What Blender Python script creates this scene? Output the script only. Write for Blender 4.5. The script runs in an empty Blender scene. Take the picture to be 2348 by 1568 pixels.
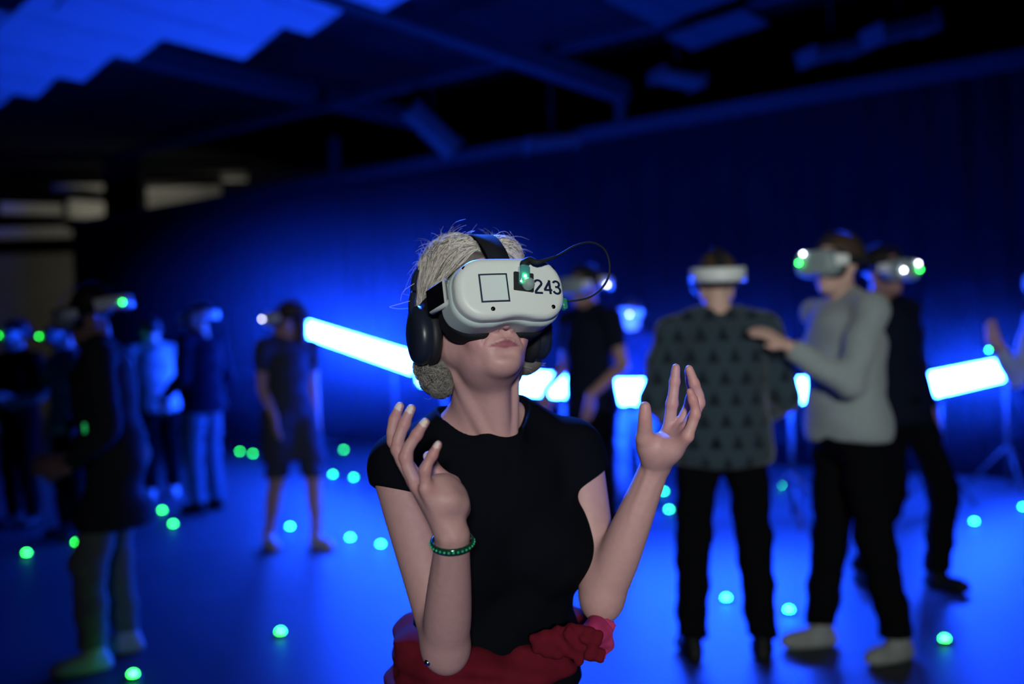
import bpy, math, random
import numpy as np
from mathutils import Matrix, Vector

# ------------------------------------------------------------------ camera, world, lights, exposure
SC = bpy.context.scene
COL = SC.collection
FPX = 2283.0
ROLL = math.radians(1.6)
CAMP = np.array([0.0, 0.0, 1.4])
RIGHT = np.array([math.cos(ROLL), 0, -math.sin(ROLL)])
UPV = np.array([math.sin(ROLL), 0, math.cos(ROLL)])

cam_d = bpy.data.cameras.new('camera')
cam = bpy.data.objects.new('camera', cam_d)
COL.objects.link(cam)
cam.matrix_world = Matrix(((RIGHT[0], UPV[0], 0, 0), (0, 0, -1, 0), (RIGHT[2], UPV[2], 0, 1.4), (0, 0, 0, 1)))
cam_d.sensor_width = 36.0
cam_d.lens = FPX / 2348 * 36.0
cam_d.clip_start = 0.05
cam_d.clip_end = 200
cam_d.dof.use_dof = True
cam_d.dof.focus_distance = 1.56
cam_d.dof.aperture_fstop = 1.6
SC.camera = cam

SC.view_settings.view_transform = 'Standard'
SC.view_settings.look = 'None'
SC.view_settings.exposure = 0.0
SC.view_settings.gamma = 1.0
SC.view_settings.use_curve_mapping = False
SC.cycles.use_denoising = True
SC.cycles.use_adaptive_sampling = True
SC.cycles.adaptive_threshold = 0.02
SC.cycles.max_bounces = 4
SC.cycles.diffuse_bounces = 2
SC.cycles.glossy_bounces = 2
SC.cycles.transmission_bounces = 4
SC.cycles.volume_bounces = 0
SC.cycles.volume_step_rate = 3.0
SC.cycles.volume_max_steps = 64
SC.cycles.sample_clamp_indirect = 6.0

world = bpy.data.worlds.new('dark_world')
SC.world = world
world.use_nodes = True
world.node_tree.nodes['Background'].inputs['Strength'].default_value = 0.0


def area_light(name, loc, target, size, power, color, spread=180):
    d = bpy.data.lights.new(name, 'AREA')
    d.shape = 'RECTANGLE'
    d.size, d.size_y = size
    d.energy = power
    d.color = color
    d.spread = math.radians(spread)
    o = bpy.data.objects.new(name, d)
    COL.objects.link(o)
    o.location = loc
    o.rotation_euler = (Vector(target) - Vector(loc)).to_track_quat('-Z', 'Y').to_euler()
    return o


# ceiling lamp of the entrance behind the photographer, and the lamp of the side hall at the far left
area_light('entrance_lamp', (0.3, -6.0, 2.9), (1.0, 4.5, 1.2), (0.8, 0.5), 19, (0.93, 1.0, 0.97), 33)
area_light('side_hall_lamp', (-6.2, 20.4, 2.5), (-9.6, 22.3, 3.7), (1.0, 0.8), 55, (1.0, 0.97, 0.86))
bl = bpy.data.lights.new('added_blue_rim_spot', 'SPOT')          # added blue spot, out of view, to rim-light the woman from behind
bl.energy, bl.color, bl.spot_size, bl.spot_blend, bl.shadow_soft_size = 4500, (0.02, 0.13, 1.0), math.radians(46), .6, .12
blo = bpy.data.objects.new('added_blue_rim_spot', bl)
COL.objects.link(blo)
blo.location = (-0.9, 5.6, 4.15)
blo.rotation_euler = (Vector((0.15, 1.9, 1.0)) - blo.location).to_track_quat('-Z', 'Y').to_euler()

BLUE = (0.007, 0.055, 1.0)
BAR_POWER = 430.0
GREEN = (0.028, 1.0, 0.075)


# ------------------------------------------------------------------ pixel helpers (real distances in metres)
def ray(px, py):
    return np.array([0, 1.0, 0]) + (px - 1174) / FPX * RIGHT + (784 - py) / FPX * UPV


def at(px, py, Y):
    return CAMP + Y * ray(px, py)


def onz(px, py, Z):
    d = ray(px, py)
    return CAMP + d * (Z - CAMP[2]) / d[2]


# ------------------------------------------------------------------ materials
MATS = {}


def mat(name, col, rough=0.7, spec=0.3, metal=0.0, emit=None, estr=0.0, noise=None, bump=None, trans=0.0, sss=0.0, sheen=0.0, attr=False, coat=0.0):
    if name in MATS:
        return MATS[name]
    m = bpy.data.materials.new(name)
    m.use_nodes = True
    nt = m.node_tree
    b = nt.nodes['Principled BSDF']
    b.inputs['Base Color'].default_value = (*col, 1)
    b.inputs['Roughness'].default_value = rough
    b.inputs['Specular IOR Level'].default_value = spec
    b.inputs['Metallic'].default_value = metal
    b.inputs['Transmission Weight'].default_value = trans
    b.inputs['Sheen Weight'].default_value = sheen
    b.inputs['Coat Weight'].default_value = coat
    if sss:
        b.inputs['Subsurface Weight'].default_value = sss
        b.inputs['Subsurface Radius'].default_value = (0.008, 0.004, 0.002)
    if emit:
        b.inputs['Emission Color'].default_value = (*emit, 1)
        b.inputs['Emission Strength'].default_value = estr
    tc = nt.nodes.new('ShaderNodeTexCoord')
    src = None
    if attr:
        a = nt.nodes.new('ShaderNodeAttribute')
        a.attribute_name = 'tint'
        src = a.outputs['Color']
    if noise:
        sc, amt = noise
        n = nt.nodes.new('ShaderNodeTexNoise')
        n.inputs['Scale'].default_value = sc
        n.inputs['Detail'].default_value = 4
        nt.links.new(tc.outputs['Object'], n.inputs['Vector'])
        mr = nt.nodes.new('ShaderNodeMapRange')
        mr.inputs['To Min'].default_value = 1 - amt
        mr.inputs['To Max'].default_value = 1 + amt
        nt.links.new(n.outputs['Fac'], mr.inputs['Value'])
        mx = nt.nodes.new('ShaderNodeMix')
        mx.data_type = 'RGBA'
        mx.blend_type = 'MULTIPLY'
        mx.inputs[0].default_value = 1.0
        if src is not None:
            nt.links.new(src, mx.inputs[6])
        else:
            mx.inputs[6].default_value = (*col, 1)
        nt.links.new(mr.outputs[0], mx.inputs[7])
        src = mx.outputs[2]
    if src is not None:
        nt.links.new(src, b.inputs['Base Color'])
    if bump:
        sc, st, dist = bump
        n = nt.nodes.new('ShaderNodeTexNoise')
        n.inputs['Scale'].default_value = sc
        n.inputs['Detail'].default_value = 6
        nt.links.new(tc.outputs['Object'], n.inputs['Vector'])
        bp = nt.nodes.new('ShaderNodeBump')
        bp.inputs['Strength'].default_value = st
        bp.inputs['Distance'].default_value = dist
        nt.links.new(n.outputs['Fac'], bp.inputs['Height'])
        nt.links.new(bp.outputs[0], b.inputs['Normal'])
    MATS[name] = m
    return m


# ------------------------------------------------------------------ mesh helpers
def npmesh(name, V, Fq, smooth=True, tint=None):
    V = np.asarray(V, np.float32)
    Fq = np.asarray(Fq, np.int32)
    me = bpy.data.meshes.new(name)
    n = len(Fq)
    k = Fq.shape[1] if n else 4
    me.vertices.add(len(V))
    me.vertices.foreach_set('co', V.ravel())
    me.loops.add(n * k)
    me.loops.foreach_set('vertex_index', Fq.ravel())
    me.polygons.add(n)
    me.polygons.foreach_set('loop_start', np.arange(0, n * k, k, dtype=np.int32))
    me.polygons.foreach_set('use_smooth', np.full(n, smooth, bool))
    me.update(calc_edges=True)
    if tint is not None:
        a = me.color_attributes.new('tint', 'FLOAT_COLOR', 'POINT')
        c = np.ones((len(V), 4), np.float32)
        c[:, :3] = tint
        a.data.foreach_set('color', c.ravel())
    return me


def add_obj(name, me, material, parent=None, loc=None, matrix=None):
    o = bpy.data.objects.new(name, me)
    COL.objects.link(o)
    if material and me is not None:
        if not me.materials:
            me.materials.append(material)
    if parent:
        o.parent = parent
    if matrix is not None:
        o.matrix_local = matrix
    elif loc is not None:
        o.location = loc
    return o


def tag(o, label=None, cat=None, group=None, kind=None):
    if label:
        o['label'] = label
    if cat:
        o['category'] = cat
    if group:
        o['group'] = group
    if kind:
        o['kind'] = kind
    return o


def empty(name, loc=(0, 0, 0), matrix=None):
    o = bpy.data.objects.new(name, None)
    COL.objects.link(o)
    if matrix is not None:
        o.matrix_world = matrix
    else:
        o.location = loc
    o.empty_display_size = 0.1
    return o


class MB:
    """collects quads (boxes, tubes, revolved profiles) for one mesh"""

    def __init__(s):
        s.v, s.f = [], []

    def quadgrid(s, P, closed_u=False, closed_v=False):
        P = np.asarray(P, float)
        nu, nv = P.shape[:2]
        b = len(s.v)
        s.v.extend(P.reshape(-1, 3).tolist())
        for i in range(nu if closed_u else nu - 1):
            for j in range(nv if closed_v else nv - 1):
                a = b + i * nv + j
                c = b + ((i + 1) % nu) * nv + j
                s.f.append((a, c, b + ((i + 1) % nu) * nv + (j + 1) % nv, b + i * nv + (j + 1) % nv))
        return s

    def box(s, c, half, M=None, bevel=0.0):
        c = np.asarray(c, float)
        hx, hy, hz = half
        M = np.eye(3) if M is None else np.asarray(M, float)
        r = min(bevel, hx * .9, hy * .9)
        if r <= 0:
            ring = [(-hx, -hy), (hx, -hy), (hx, hy), (-hx, hy)]
        else:
            ring = []
            for (sx, sy, a0) in ((1, -1, -90), (1, 1, 0), (-1, 1, 90), (-1, -1, 180)):
                for k in range(3):
                    a = math.radians(a0 + 45 * k)
                    ring.append((sx * (hx - r) + r * math.cos(a), sy * (hy - r) + r * math.sin(a)))
        ring = np.array(ring)
        n = len(ring)
        zs = [(-hz, 1 - (r / max(hx, hy) if r else 0)), (-hz + r, 1), (hz - r, 1), (hz, 1 - (r / max(hx, hy) if r else 0))] if r else [(-hz, 1), (hz, 1)]
        P = np.array([[(x * q, y * q, z) for x, y in ring] for z, q in zs])
        b = len(s.v)
        s.quadgrid((P.reshape(-1, 3) @ M.T + c).reshape(P.shape), closed_v=True)
        for z, flip in ((zs[0][0], True), (zs[-1][0], False)):
            base = b if flip else b + (len(zs) - 1) * n
            cc = len(s.v)
            s.v.append((np.array([0, 0, z]) @ M.T + c).tolist())
            for j in range(n):
                e = (base + j, base + (j + 1) % n)
                s.f.append((e[1], e[0], cc, cc) if flip else (e[0], e[1], cc, cc))
        return s

    def tube(s, pts, r, n=8, cap=True):
        pts = np.asarray(pts, float)
        m = len(pts)
        rr = np.full(m, r) if np.isscalar(r) else np.asarray(r, float)
        T = np.gradient(pts, axis=0)
        T /= np.linalg.norm(T, axis=1)[:, None] + 1e-12
        u = np.cross(T[0], [0, 0, 1.0])
        if np.linalg.norm(u) < .1:
            u = np.cross(T[0], [0, 1.0, 0])
        u /= np.linalg.norm(u)
        P = []
        ang = np.linspace(0, 2 * math.pi, n, endpoint=False)
        for i in range(m):
            u = u - T[i] * np.dot(u, T[i])
            u /= np.linalg.norm(u)
            w = np.cross(T[i], u)
            P.append(pts[i] + rr[i] * (np.cos(ang)[:, None] * u + np.sin(ang)[:, None] * w))
        b = len(s.v)
        s.quadgrid(P, closed_v=True)
        if cap:
            for base, p, fl in ((b, pts[0], True), (b + (m - 1) * n, pts[-1], False)):
                cc = len(s.v)
                s.v.append(p.tolist())
                for j in range(n):
                    e = (base + j, base + (j + 1) % n)
                    s.f.append((e[1], e[0], cc, cc) if not fl else (e[0], e[1], cc, cc))
        return s

    def lathe(s, prof, c=(0, 0, 0), M=None, n=24):
        M = np.eye(3) if M is None else np.asarray(M, float)
        ang = np.linspace(0, 2 * math.pi, n, endpoint=False)
        P = np.array([[(r * math.cos(a), r * math.sin(a), z) for a in ang] for r, z in prof])
        return s.quadgrid((P.reshape(-1, 3) @ M.T + np.asarray(c, float)).reshape(P.shape), closed_v=True)

    def mesh(s, name, smooth=False):
        me = bpy.data.meshes.new(name)
        fs = []
        for f in s.f:
            g = []
            for i in f:
                if i not in g:
                    g.append(i)
            if len(g) > 2:
                fs.append(g)
        me.from_pydata(s.v, [], fs)
        if smooth:
            me.polygons.foreach_set('use_smooth', np.full(len(me.polygons), True))
        me.update()
        return me


def spline(pts, n):
    pts = np.asarray(pts, float)
    m = len(pts)
    t = np.linspace(0, m - 1, n)
    out = []
    for x in t:
        i = min(int(x), m - 2)
        q = x - i
        p0, p1, p2, p3 = pts[max(i - 1, 0)], pts[i], pts[i + 1], pts[min(i + 2, m - 1)]
        out.append(.5 * ((2 * p1) + (-p0 + p2) * q + (2 * p0 - 5 * p1 + 4 * p2 - p3) * q * q + (-p0 + 3 * p1 - 3 * p2 + p3) * q ** 3))
    return np.array(out)


# ------------------------------------------------------------------ sculpting by signed distance on a grid
class Frame:
    def __init__(s, o, yaw=0.0, pitch=0.0, tilt=0.0):
        """x: image right when facing the camera, y: forward, z: up. yaw>0 turns to image right, pitch>0 looks up"""
        t, p = math.radians(yaw), math.radians(pitch)
        s.o = np.asarray(o, float)
        x = np.array([math.cos(t), math.sin(t), 0])
        y = np.array([math.sin(t) * math.cos(p), -math.cos(t) * math.cos(p), math.sin(p)])
        z = np.array([-math.sin(t) * math.sin(p), math.cos(t) * math.sin(p), math.cos(p)])
        if tilt:
            a = math.radians(tilt)
            x, z = x * math.cos(a) + z * math.sin(a), z * math.cos(a) - x * math.sin(a)
        s.M = np.stack([x, y, z], 1)

    def w(s, p):
        return s.o + s.M @ np.asarray(p, float)

    def loc(s, P):
        return (np.asarray(P, float) - s.o) @ s.M

    def matrix(s):
        # object axes: x, backward, z (right-handed)
        m = Matrix.Identity(4)
        for i in range(3):
            for j in range(3):
                m[i][j] = s.M[i][j] * (-1 if j == 1 else 1)
            m[i][3] = s.o[i]
        return m


def smin(a, b, k):
    if k <= 0:
        return np.minimum(a, b)
    h = np.maximum(k - np.abs(a - b), 0) / k
    return np.minimum(a, b) - h * h * (k * .25)


class Vox:
    def __init__(s, lo, hi, h):
        s.lo = np.asarray(lo, float)
        s.h = h
        s.n = np.ceil((np.asarray(hi, float) - s.lo) / h).astype(int) + 1
        s.ax = [(s.lo[i] + h * np.arange(s.n[i])).astype(np.float32) for i in range(3)]
        s.f = np.full(s.n, 0.2, np.float32)

    def _box(s, c, r):
        c = np.asarray(c, float)
        i0 = np.clip(np.floor((c - r - s.lo) / s.h).astype(int), 0, s.n)
        i1 = np.clip(np.ceil((c + r - s.lo) / s.h).astype(int) + 1, 0, s.n)
        sl = tuple(slice(a, b) for a, b in zip(i0, i1))
        X = s.ax[0][sl[0]][:, None, None]
        Y = s.ax[1][sl[1]][None, :, None]
        Z = s.ax[2][sl[2]][None, None, :]
        return sl, X, Y, Z

    def _put(s, sl, d, k, op):
        g = s.f[sl]
        if g.size == 0:
            return
        if op == 'u':
            s.f[sl] = smin(g, d, k)
        elif op == 's':
            s.f[sl] = -smin(-g, d, k)
        elif op == 'i':
            s.f[sl] = -smin(-g, -d, k)

    def cone(s, a, b, ra, rb, k=0.01, op='u', flat=None):
        a, b = np.asarray(a, float), np.asarray(b, float)
        m = max(ra, rb) + k + 3 * s.h + .004
        sl, X, Y, Z = s._box((a + b) / 2, np.abs(a - b) / 2 + m)
        ab = b - a
        L = max(ab @ ab, 1e-12)
        t = np.clip(((X - a[0]) * ab[0] + (Y - a[1]) * ab[1] + (Z - a[2]) * ab[2]) / L, 0, 1)
        dx, dy, dz = X - a[0] - t * ab[0], Y - a[1] - t * ab[1], Z - a[2] - t * ab[2]
        if flat is not None:            # squash along a direction: flat = (dir, factor>1)
            n, q = flat
            n = np.asarray(n, float) / np.linalg.norm(n)
            e = dx * n[0] + dy * n[1] + dz * n[2]
            g = (q - 1) * e
            dx, dy, dz = dx + g * n[0], dy + g * n[1], dz + g * n[2]
        d = np.sqrt(dx * dx + dy * dy + dz * dz) - (ra + (rb - ra) * t)
        s._put(sl, d.astype(np.float32), k, op)

    def chain(s, pts, rs, k=0.006, op='u', flat=None):
        for i in range(len(pts) - 1):
            s.cone(pts[i], pts[i + 1], rs[i], rs[i + 1], k, op, flat)

    def poly(s, pts, rs, k=0.006):
        """one smooth limb through pts, merged with the rest by k"""
        pts = np.asarray(pts, float)
        m = max(rs) + k + 3 * s.h + .004
        sl, X, Y, Z = s._box((pts.min(0) + pts.max(0)) / 2, (pts.max(0) - pts.min(0)) / 2 + m)
        g = None
        for a, b, ra, rb in zip(pts[:-1], pts[1:], rs[:-1], rs[1:]):
            ab = b - a
            L = max(ab @ ab, 1e-12)
            t = np.clip(((X - a[0]) * ab[0] + (Y - a[1]) * ab[1] + (Z - a[2]) * ab[2]) / L, 0, 1)
            d = np.sqrt((X - a[0] - t * ab[0]) ** 2 + (Y - a[1] - t * ab[1]) ** 2 + (Z - a[2] - t * ab[2]) ** 2) - (ra + (rb - ra) * t)
            g = d if g is None else np.minimum(g, d)
        s._put(sl, g.astype(np.float32), k, 'u')

    def ell(s, c, r, k=0.01, M=None, op='u'):
        c, r = np.asarray(c, float), np.asarray(r, float)
        m = k + 3 * s.h + .004
        ext = r if M is None else np.sqrt(((np.asarray(M) * r) ** 2).sum(1))
        sl, X, Y, Z = s._box(c, ext + m)
        x, y, z = X - c[0], Y - c[1], Z - c[2]
        if M is not None:
            x, y, z = (x * M[0, 0] + y * M[1, 0] + z * M[2, 0]), (x * M[0, 1] + y * M[1, 1] + z * M[2, 1]), (x * M[0, 2] + y * M[1, 2] + z * M[2, 2])
        k0 = np.sqrt((x / r[0]) ** 2 + (y / r[1]) ** 2 + (z / r[2]) ** 2)
        k1 = np.sqrt((x / r[0] ** 2) ** 2 + (y / r[1] ** 2) ** 2 + (z / r[2] ** 2) ** 2) + 1e-6
        s._put(sl, (k0 * (k0 - 1) / k1).astype(np.float32), k, op)

    def half(s, p, n, k=0.0):
        """cut away the side n points to"""
        n = np.asarray(n, float) / np.linalg.norm(n)
        p = np.asarray(p, float)
        X, Y, Z = s.ax[0][:, None, None], s.ax[1][None, :, None], s.ax[2][None, None, :]
        d = (X - p[0]) * n[0] + (Y - p[1]) * n[1] + (Z - p[2]) * n[2]
        s.f = -smin(-s.f, -d.astype(np.float32), k)

    def cutball(s, p, n, c, r, k=0.0):
        """cut the side n points to, but only within radius r of c"""
        n = np.asarray(n, float) / np.linalg.norm(n)
        sl, X, Y, Z = s._box(c, np.full(3, r))
        d = (X - p[0]) * n[0] + (Y - p[1]) * n[1] + (Z - p[2]) * n[2]
        e = np.sqrt((X - c[0]) ** 2 + (Y - c[1]) ** 2 + (Z - c[2]) ** 2) - r
        cut = np.maximum(-d, e)
        s.f[sl] = -smin(-s.f[sl], cut.astype(np.float32), k)

    def fun(s, fn, c, r, k=0.0, op='u'):
        sl, X, Y, Z = s._box(c, np.asarray(r, float))
        s._put(sl, np.asarray(fn(X, Y, Z), np.float32) + np.zeros(s.f[sl].shape, np.float32), k, op)

    def displace(s, fn, c=None, r=None):
        if c is None:
            X, Y, Z = s.ax[0][:, None, None], s.ax[1][None, :, None], s.ax[2][None, None, :]
            s.f += fn(X, Y, Z).astype(np.float32)
        else:
            sl, X, Y, Z = s._box(c, r)
            s.f[sl] += fn(X, Y, Z).astype(np.float32)

    def surface(s, relax=1):
        f = s.f
        f[0], f[-1] = np.maximum(f[0], .001), np.maximum(f[-1], .001)
        f[:, 0], f[:, -1] = np.maximum(f[:, 0], .001), np.maximum(f[:, -1], .001)
        f[:, :, 0], f[:, :, -1] = np.maximum(f[:, :, 0], .001), np.maximum(f[:, :, -1], .001)
        neg = f < 0
        cnt = np.zeros(np.array(f.shape) - 1, np.uint8)
        for i in (0, 1):
            for j in (0, 1):
                for q in (0, 1):
                    cnt += neg[i:f.shape[0] - 1 + i, j:f.shape[1] - 1 + j, q:f.shape[2] - 1 + q]
        act = np.nonzero((cnt > 0) & (cnt < 8))
        N = len(act[0])
        idx = np.full(cnt.shape, -1, np.int32)
        idx[act] = np.arange(N)
        P = np.zeros((N, 3))
        W = np.zeros(N)
        cor = [(i, j, q) for i in (0, 1) for j in (0, 1) for q in (0, 1)]
        val = {c: f[act[0] + c[0], act[1] + c[1], act[2] + c[2]] for c in cor}
        for c in cor:
            for d in range(3):
                if c[d] == 0:
                    e = list(c)
                    e[d] = 1
                    e = tuple(e)
                    a, b = val[c], val[e]
                    mk = (a < 0) != (b < 0)
                    t = a[mk] / (a[mk] - b[mk])
                    p = np.tile(np.array(c, float), (mk.sum(), 1))
                    p[:, d] = t
                    P[mk] += p
                    W[mk] += 1
        P = (P / W[:, None] + np.stack(act, 1)) * s.h + s.lo
        Q = []
        for d in range(3):
            sl0 = [slice(1, -1)] * 3
            sl0[d] = slice(0, -1)
            sl1 = [slice(1, -1)] * 3
            sl1[d] = slice(1, None)
            a, b = neg[tuple(sl0)], neg[tuple(sl1)]
            g = np.nonzero(a != b)
            inside = a[g]
            base = [g[0] + 1, g[1] + 1, g[2] + 1]
            base[d] = g[d]
            u, v = (d + 1) % 3, (d + 2) % 3

            def cell(du, dv):
                q = list(base)
                q[u] = q[u] - du
                q[v] = q[v] - dv
                return idx[q[0], q[1], q[2]]
            q = np.stack([cell(0, 0), cell(1, 0), cell(1, 1), cell(0, 1)], 1)
            q[~inside] = q[~inside][:, ::-1]
            Q.append(q)
        Q = np.concatenate(Q)
        for _ in range(relax):
            acc = np.zeros_like(P)
            w = np.zeros(N)
            for i in range(4):
                for j in (1, 3):
                    np.add.at(acc, Q[:, i], P[Q[:, (i + j) % 4]]) if N < 3000 else None
            if N >= 3000:
                src = np.concatenate([Q[:, i] for i in range(4) for j in (1, 3)])
                dst = np.concatenate([Q[:, (i + j) % 4] for i in range(4) for j in (1, 3)])
                for c in range(3):
                    acc[:, c] = np.bincount(src, P[dst, c], N)
                w = np.bincount(src, minlength=N).astype(float)
            else:
                w = np.bincount(Q.ravel(), minlength=N) * 2.0
            P = .5 * P + .5 * acc / np.maximum(w, 1)[:, None]
        return P, Q
# ------------------------------------------------------------------ the hall
WD = np.array([0.796, -0.605, 0.0])          # along the back partition, towards the right
MD = np.array([0.605, 0.796, 0.0])           # across the hall, towards the partition
ZD = np.array([0, 0, 1.0])
GRID = np.stack([WD, MD, ZD], 1)


def hall(s, t, z):
    """hall coordinates: s along the partition (to the left), t towards it"""
    return -WD * s + MD * t + ZD * z


def structure(name, mb, m, label=None, parent=None, smooth=False):
    o = add_obj(name, mb.mesh(name, smooth), m, parent)
    if parent is None:
        tag(o, label, None, None, 'structure')
    return o


m_floor = mat('dark_vinyl_floor', (0.032, 0.033, 0.037), 0.52, 0.30, noise=(3.0, .22), bump=(60, .12, .01))
m_drape = mat('black_drape', (0.0022, 0.0025, 0.0033), 0.95, 0.0, noise=(2.0, .3))
m_black = mat('black_paint', (0.008, 0.009, 0.010), 0.9, 0.0)
m_beam = mat('grey_steel_beam', (0.006, 0.010, 0.011), 0.8, 0.02, noise=(6, .25))
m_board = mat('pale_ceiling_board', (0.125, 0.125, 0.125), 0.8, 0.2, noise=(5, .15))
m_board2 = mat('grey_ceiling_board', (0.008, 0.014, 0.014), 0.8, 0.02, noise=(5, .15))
m_plaster = mat('pale_plaster', (0.40, 0.39, 0.34), 0.9, 0.1, noise=(2, .12))
m_duct = mat('galvanised_duct', (0.016, 0.017, 0.016), 0.7, 0.05, 0.0, noise=(8, .2))

structure('floor', MB().box((-4, 11, -.05), (14, 21, .05)), m_floor, 'wide dark smooth hall floor lit blue')
structure('ceiling', MB().box((-4, 11, 5.45), (14, 21, .05)), m_black, 'black painted hall ceiling')

# partition: pleated black drape below a steel header
T0W = 10.18
S_R, S_L = -0.6, 18.3
mb = MB()
nP = 560
sv = np.linspace(S_R, S_L, nP)
fold = .035 * np.sin(sv * 21) + .02 * np.sin(sv * 34.7 + 1)
P = []
for z in (0.0, 1.2, 2.5, 3.8):
    P.append([hall(a, T0W - .02 + b * (1 - .12 * z), z) for a, b in zip(sv, fold)])
mb.quadgrid(P)
mb.quadgrid([[hall(a, T0W + .1, z) for a in (S_R, S_L)] for z in (0, 3.8)])
structure('wall_back', mb, m_drape, 'black pleated partition drape behind the light bars', smooth=True)
structure('trim_1', MB().box(hall((S_R + S_L) / 2, T0W - .02, 3.86), ((S_L - S_R) / 2, .1, .07), GRID), m_beam, 'grey steel header along the top of the partition')
structure('wall_right', MB().box((9.9, 11, 2.7), (.1, 21, 2.7)), m_black, 'black side wall on the right')
structure('wall_front', MB().box((-4, -9.9, 2.7), (14, .1, 2.7)), m_black, 'black wall behind the photographer')
structure('wall_left', MB().box((-17.9, 11, 2.7), (.1, 21, 2.7)), m_black, 'black side wall on the left')
structure('wall_far', MB().box((-10.5, 27.0, 1.9), (7.4, .12, 1.9)), m_plaster, 'dim pale plaster wall at the far left')

# header and soffits of the lit side hall beyond the partition
y_h = 22.5
a, b = at(-60, 534, y_h), at(182, 534, y_h)
structure('trim_2', MB().box(((a + b) / 2), (abs(b[0] - a[0]) / 2, .25, .10)), m_plaster, 'pale lintel over the far left opening')
a, b = at(-60, 560, y_h + .1), at(178, 560, y_h + .1)
structure('wall_side_hall', MB().box(((a[0] + b[0]) / 2, y_h + .15, 1.85), (abs(b[0] - a[0]) / 2, .08, 1.85)), mat('grey_brown_wall', (.13, .125, .10), .9, .1, noise=(1.5, .2)), 'dim grey brown wall under the far left lintel')
for k, (p0, p1, hz, dy) in enumerate((((330, 466), (505, 440), .13, .18), ((328, 408), (566, 404), .075, .2), ((150, 478), (245, 484), .17, .18), ((120, 432), (245, 430), .05, .16), ((0, 478), (165, 482), .10, .16), ((330, 440), (500, 436), .06, .2))):
    yy = 20.6 + .25 * k
    a, b = at(*p0, yy), at(*p1, yy + .6)
    d = b - a
    L = np.linalg.norm(d)
    d /= L
    n = np.cross(ZD, d)
    n /= np.linalg.norm(n)
    structure('trim_%d' % (3 + k), MB().box((a + b) / 2, (L / 2, dy, hz), np.stack([d, n, np.cross(d, n)], 1)), m_plaster,
              ['pale lower soffit beside the dark column', 'pale upper soffit slanting above the dark column', 'pale soffit left of the dark column', 'thin pale rail left of the dark column', 'worn pale soffit at the far left edge', 'thin pale rail between the two soffits'][k])
a = at(288, 455, 20.2)
structure('column', MB().box((a[0], 20.2, 2.7), (.36, .2, 2.7)), m_black, 'black square column before the pale soffits')

# beams across the hall
for k, (s, t0, t1, z, hw, hh, lab) in enumerate((
        (5.95, 3.0, 10.1, 4.28, .09, .10, 'steel ceiling beam running from the blue boards to the partition'),
        (1.6, 2.0, 10.1, 4.6, .09, .10, 'dark steel ceiling beam at the right'),
        (9.6, 5.6, 13.5, 4.6, .09, .10, 'dark steel ceiling beam at the left'))):
    structure('ceiling_beam_%d' % (k + 1), MB().box(hall(s, (t0 + t1) / 2, z), (hw, (t1 - t0) / 2, hh), GRID), m_beam, lab)
structure('ceiling_beam_4', MB().box(hall(8.0, 8.6, 4.45), (6.0, .05, .05), GRID), m_beam, 'thin steel rail parallel to the partition')
structure('partition_post', MB().box(hall(6.0, 10.14, 4.1), (.045, .05, .28), GRID), m_beam, 'short steel post between header and beam')
structure('partition_post_2', MB().box(hall(10.9, 10.14, 4.15), (.05, .05, .32), GRID), m_beam, 'short steel post on the header at the left')


def ceiling_board(s, t0, t1, w, z, tilt, m, label, group):
    o = empty('ceiling_board', hall(s, (t0 + t1) / 2, z))
    a = math.radians(tilt)
    M = np.stack([WD * math.cos(a) + ZD * math.sin(a), MD, ZD * math.cos(a) - WD * math.sin(a)], 1)
    L = (t1 - t0) / 2
    n = 3
    for i in range(n):
        c = M @ np.array([(-w / 2 + w / n * (i + .5)), 0, .006 * (i % 2)])
        add_obj('board', MB().box(c, (w / n / 2 - .004, L, .012), M).mesh('board'), m, o)
    for t in (-.7 * L, .7 * L):
        add_obj('batten', MB().box(M @ np.array([0, t, .035]), (w / 2, .03, .02), M).mesh('batten'), m_beam, o)
    r = hall(s, (t0 + t1) / 2, z)
    for t in (-.7, .7):
        q = MD * t * L
        add_obj('hanger_rod', MB().tube([q, q + ZD * (5.38 - z)], .012, 6).mesh('hanger_rod'), m_black, o)
    tag(o, label, 'ceiling board', group)


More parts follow.
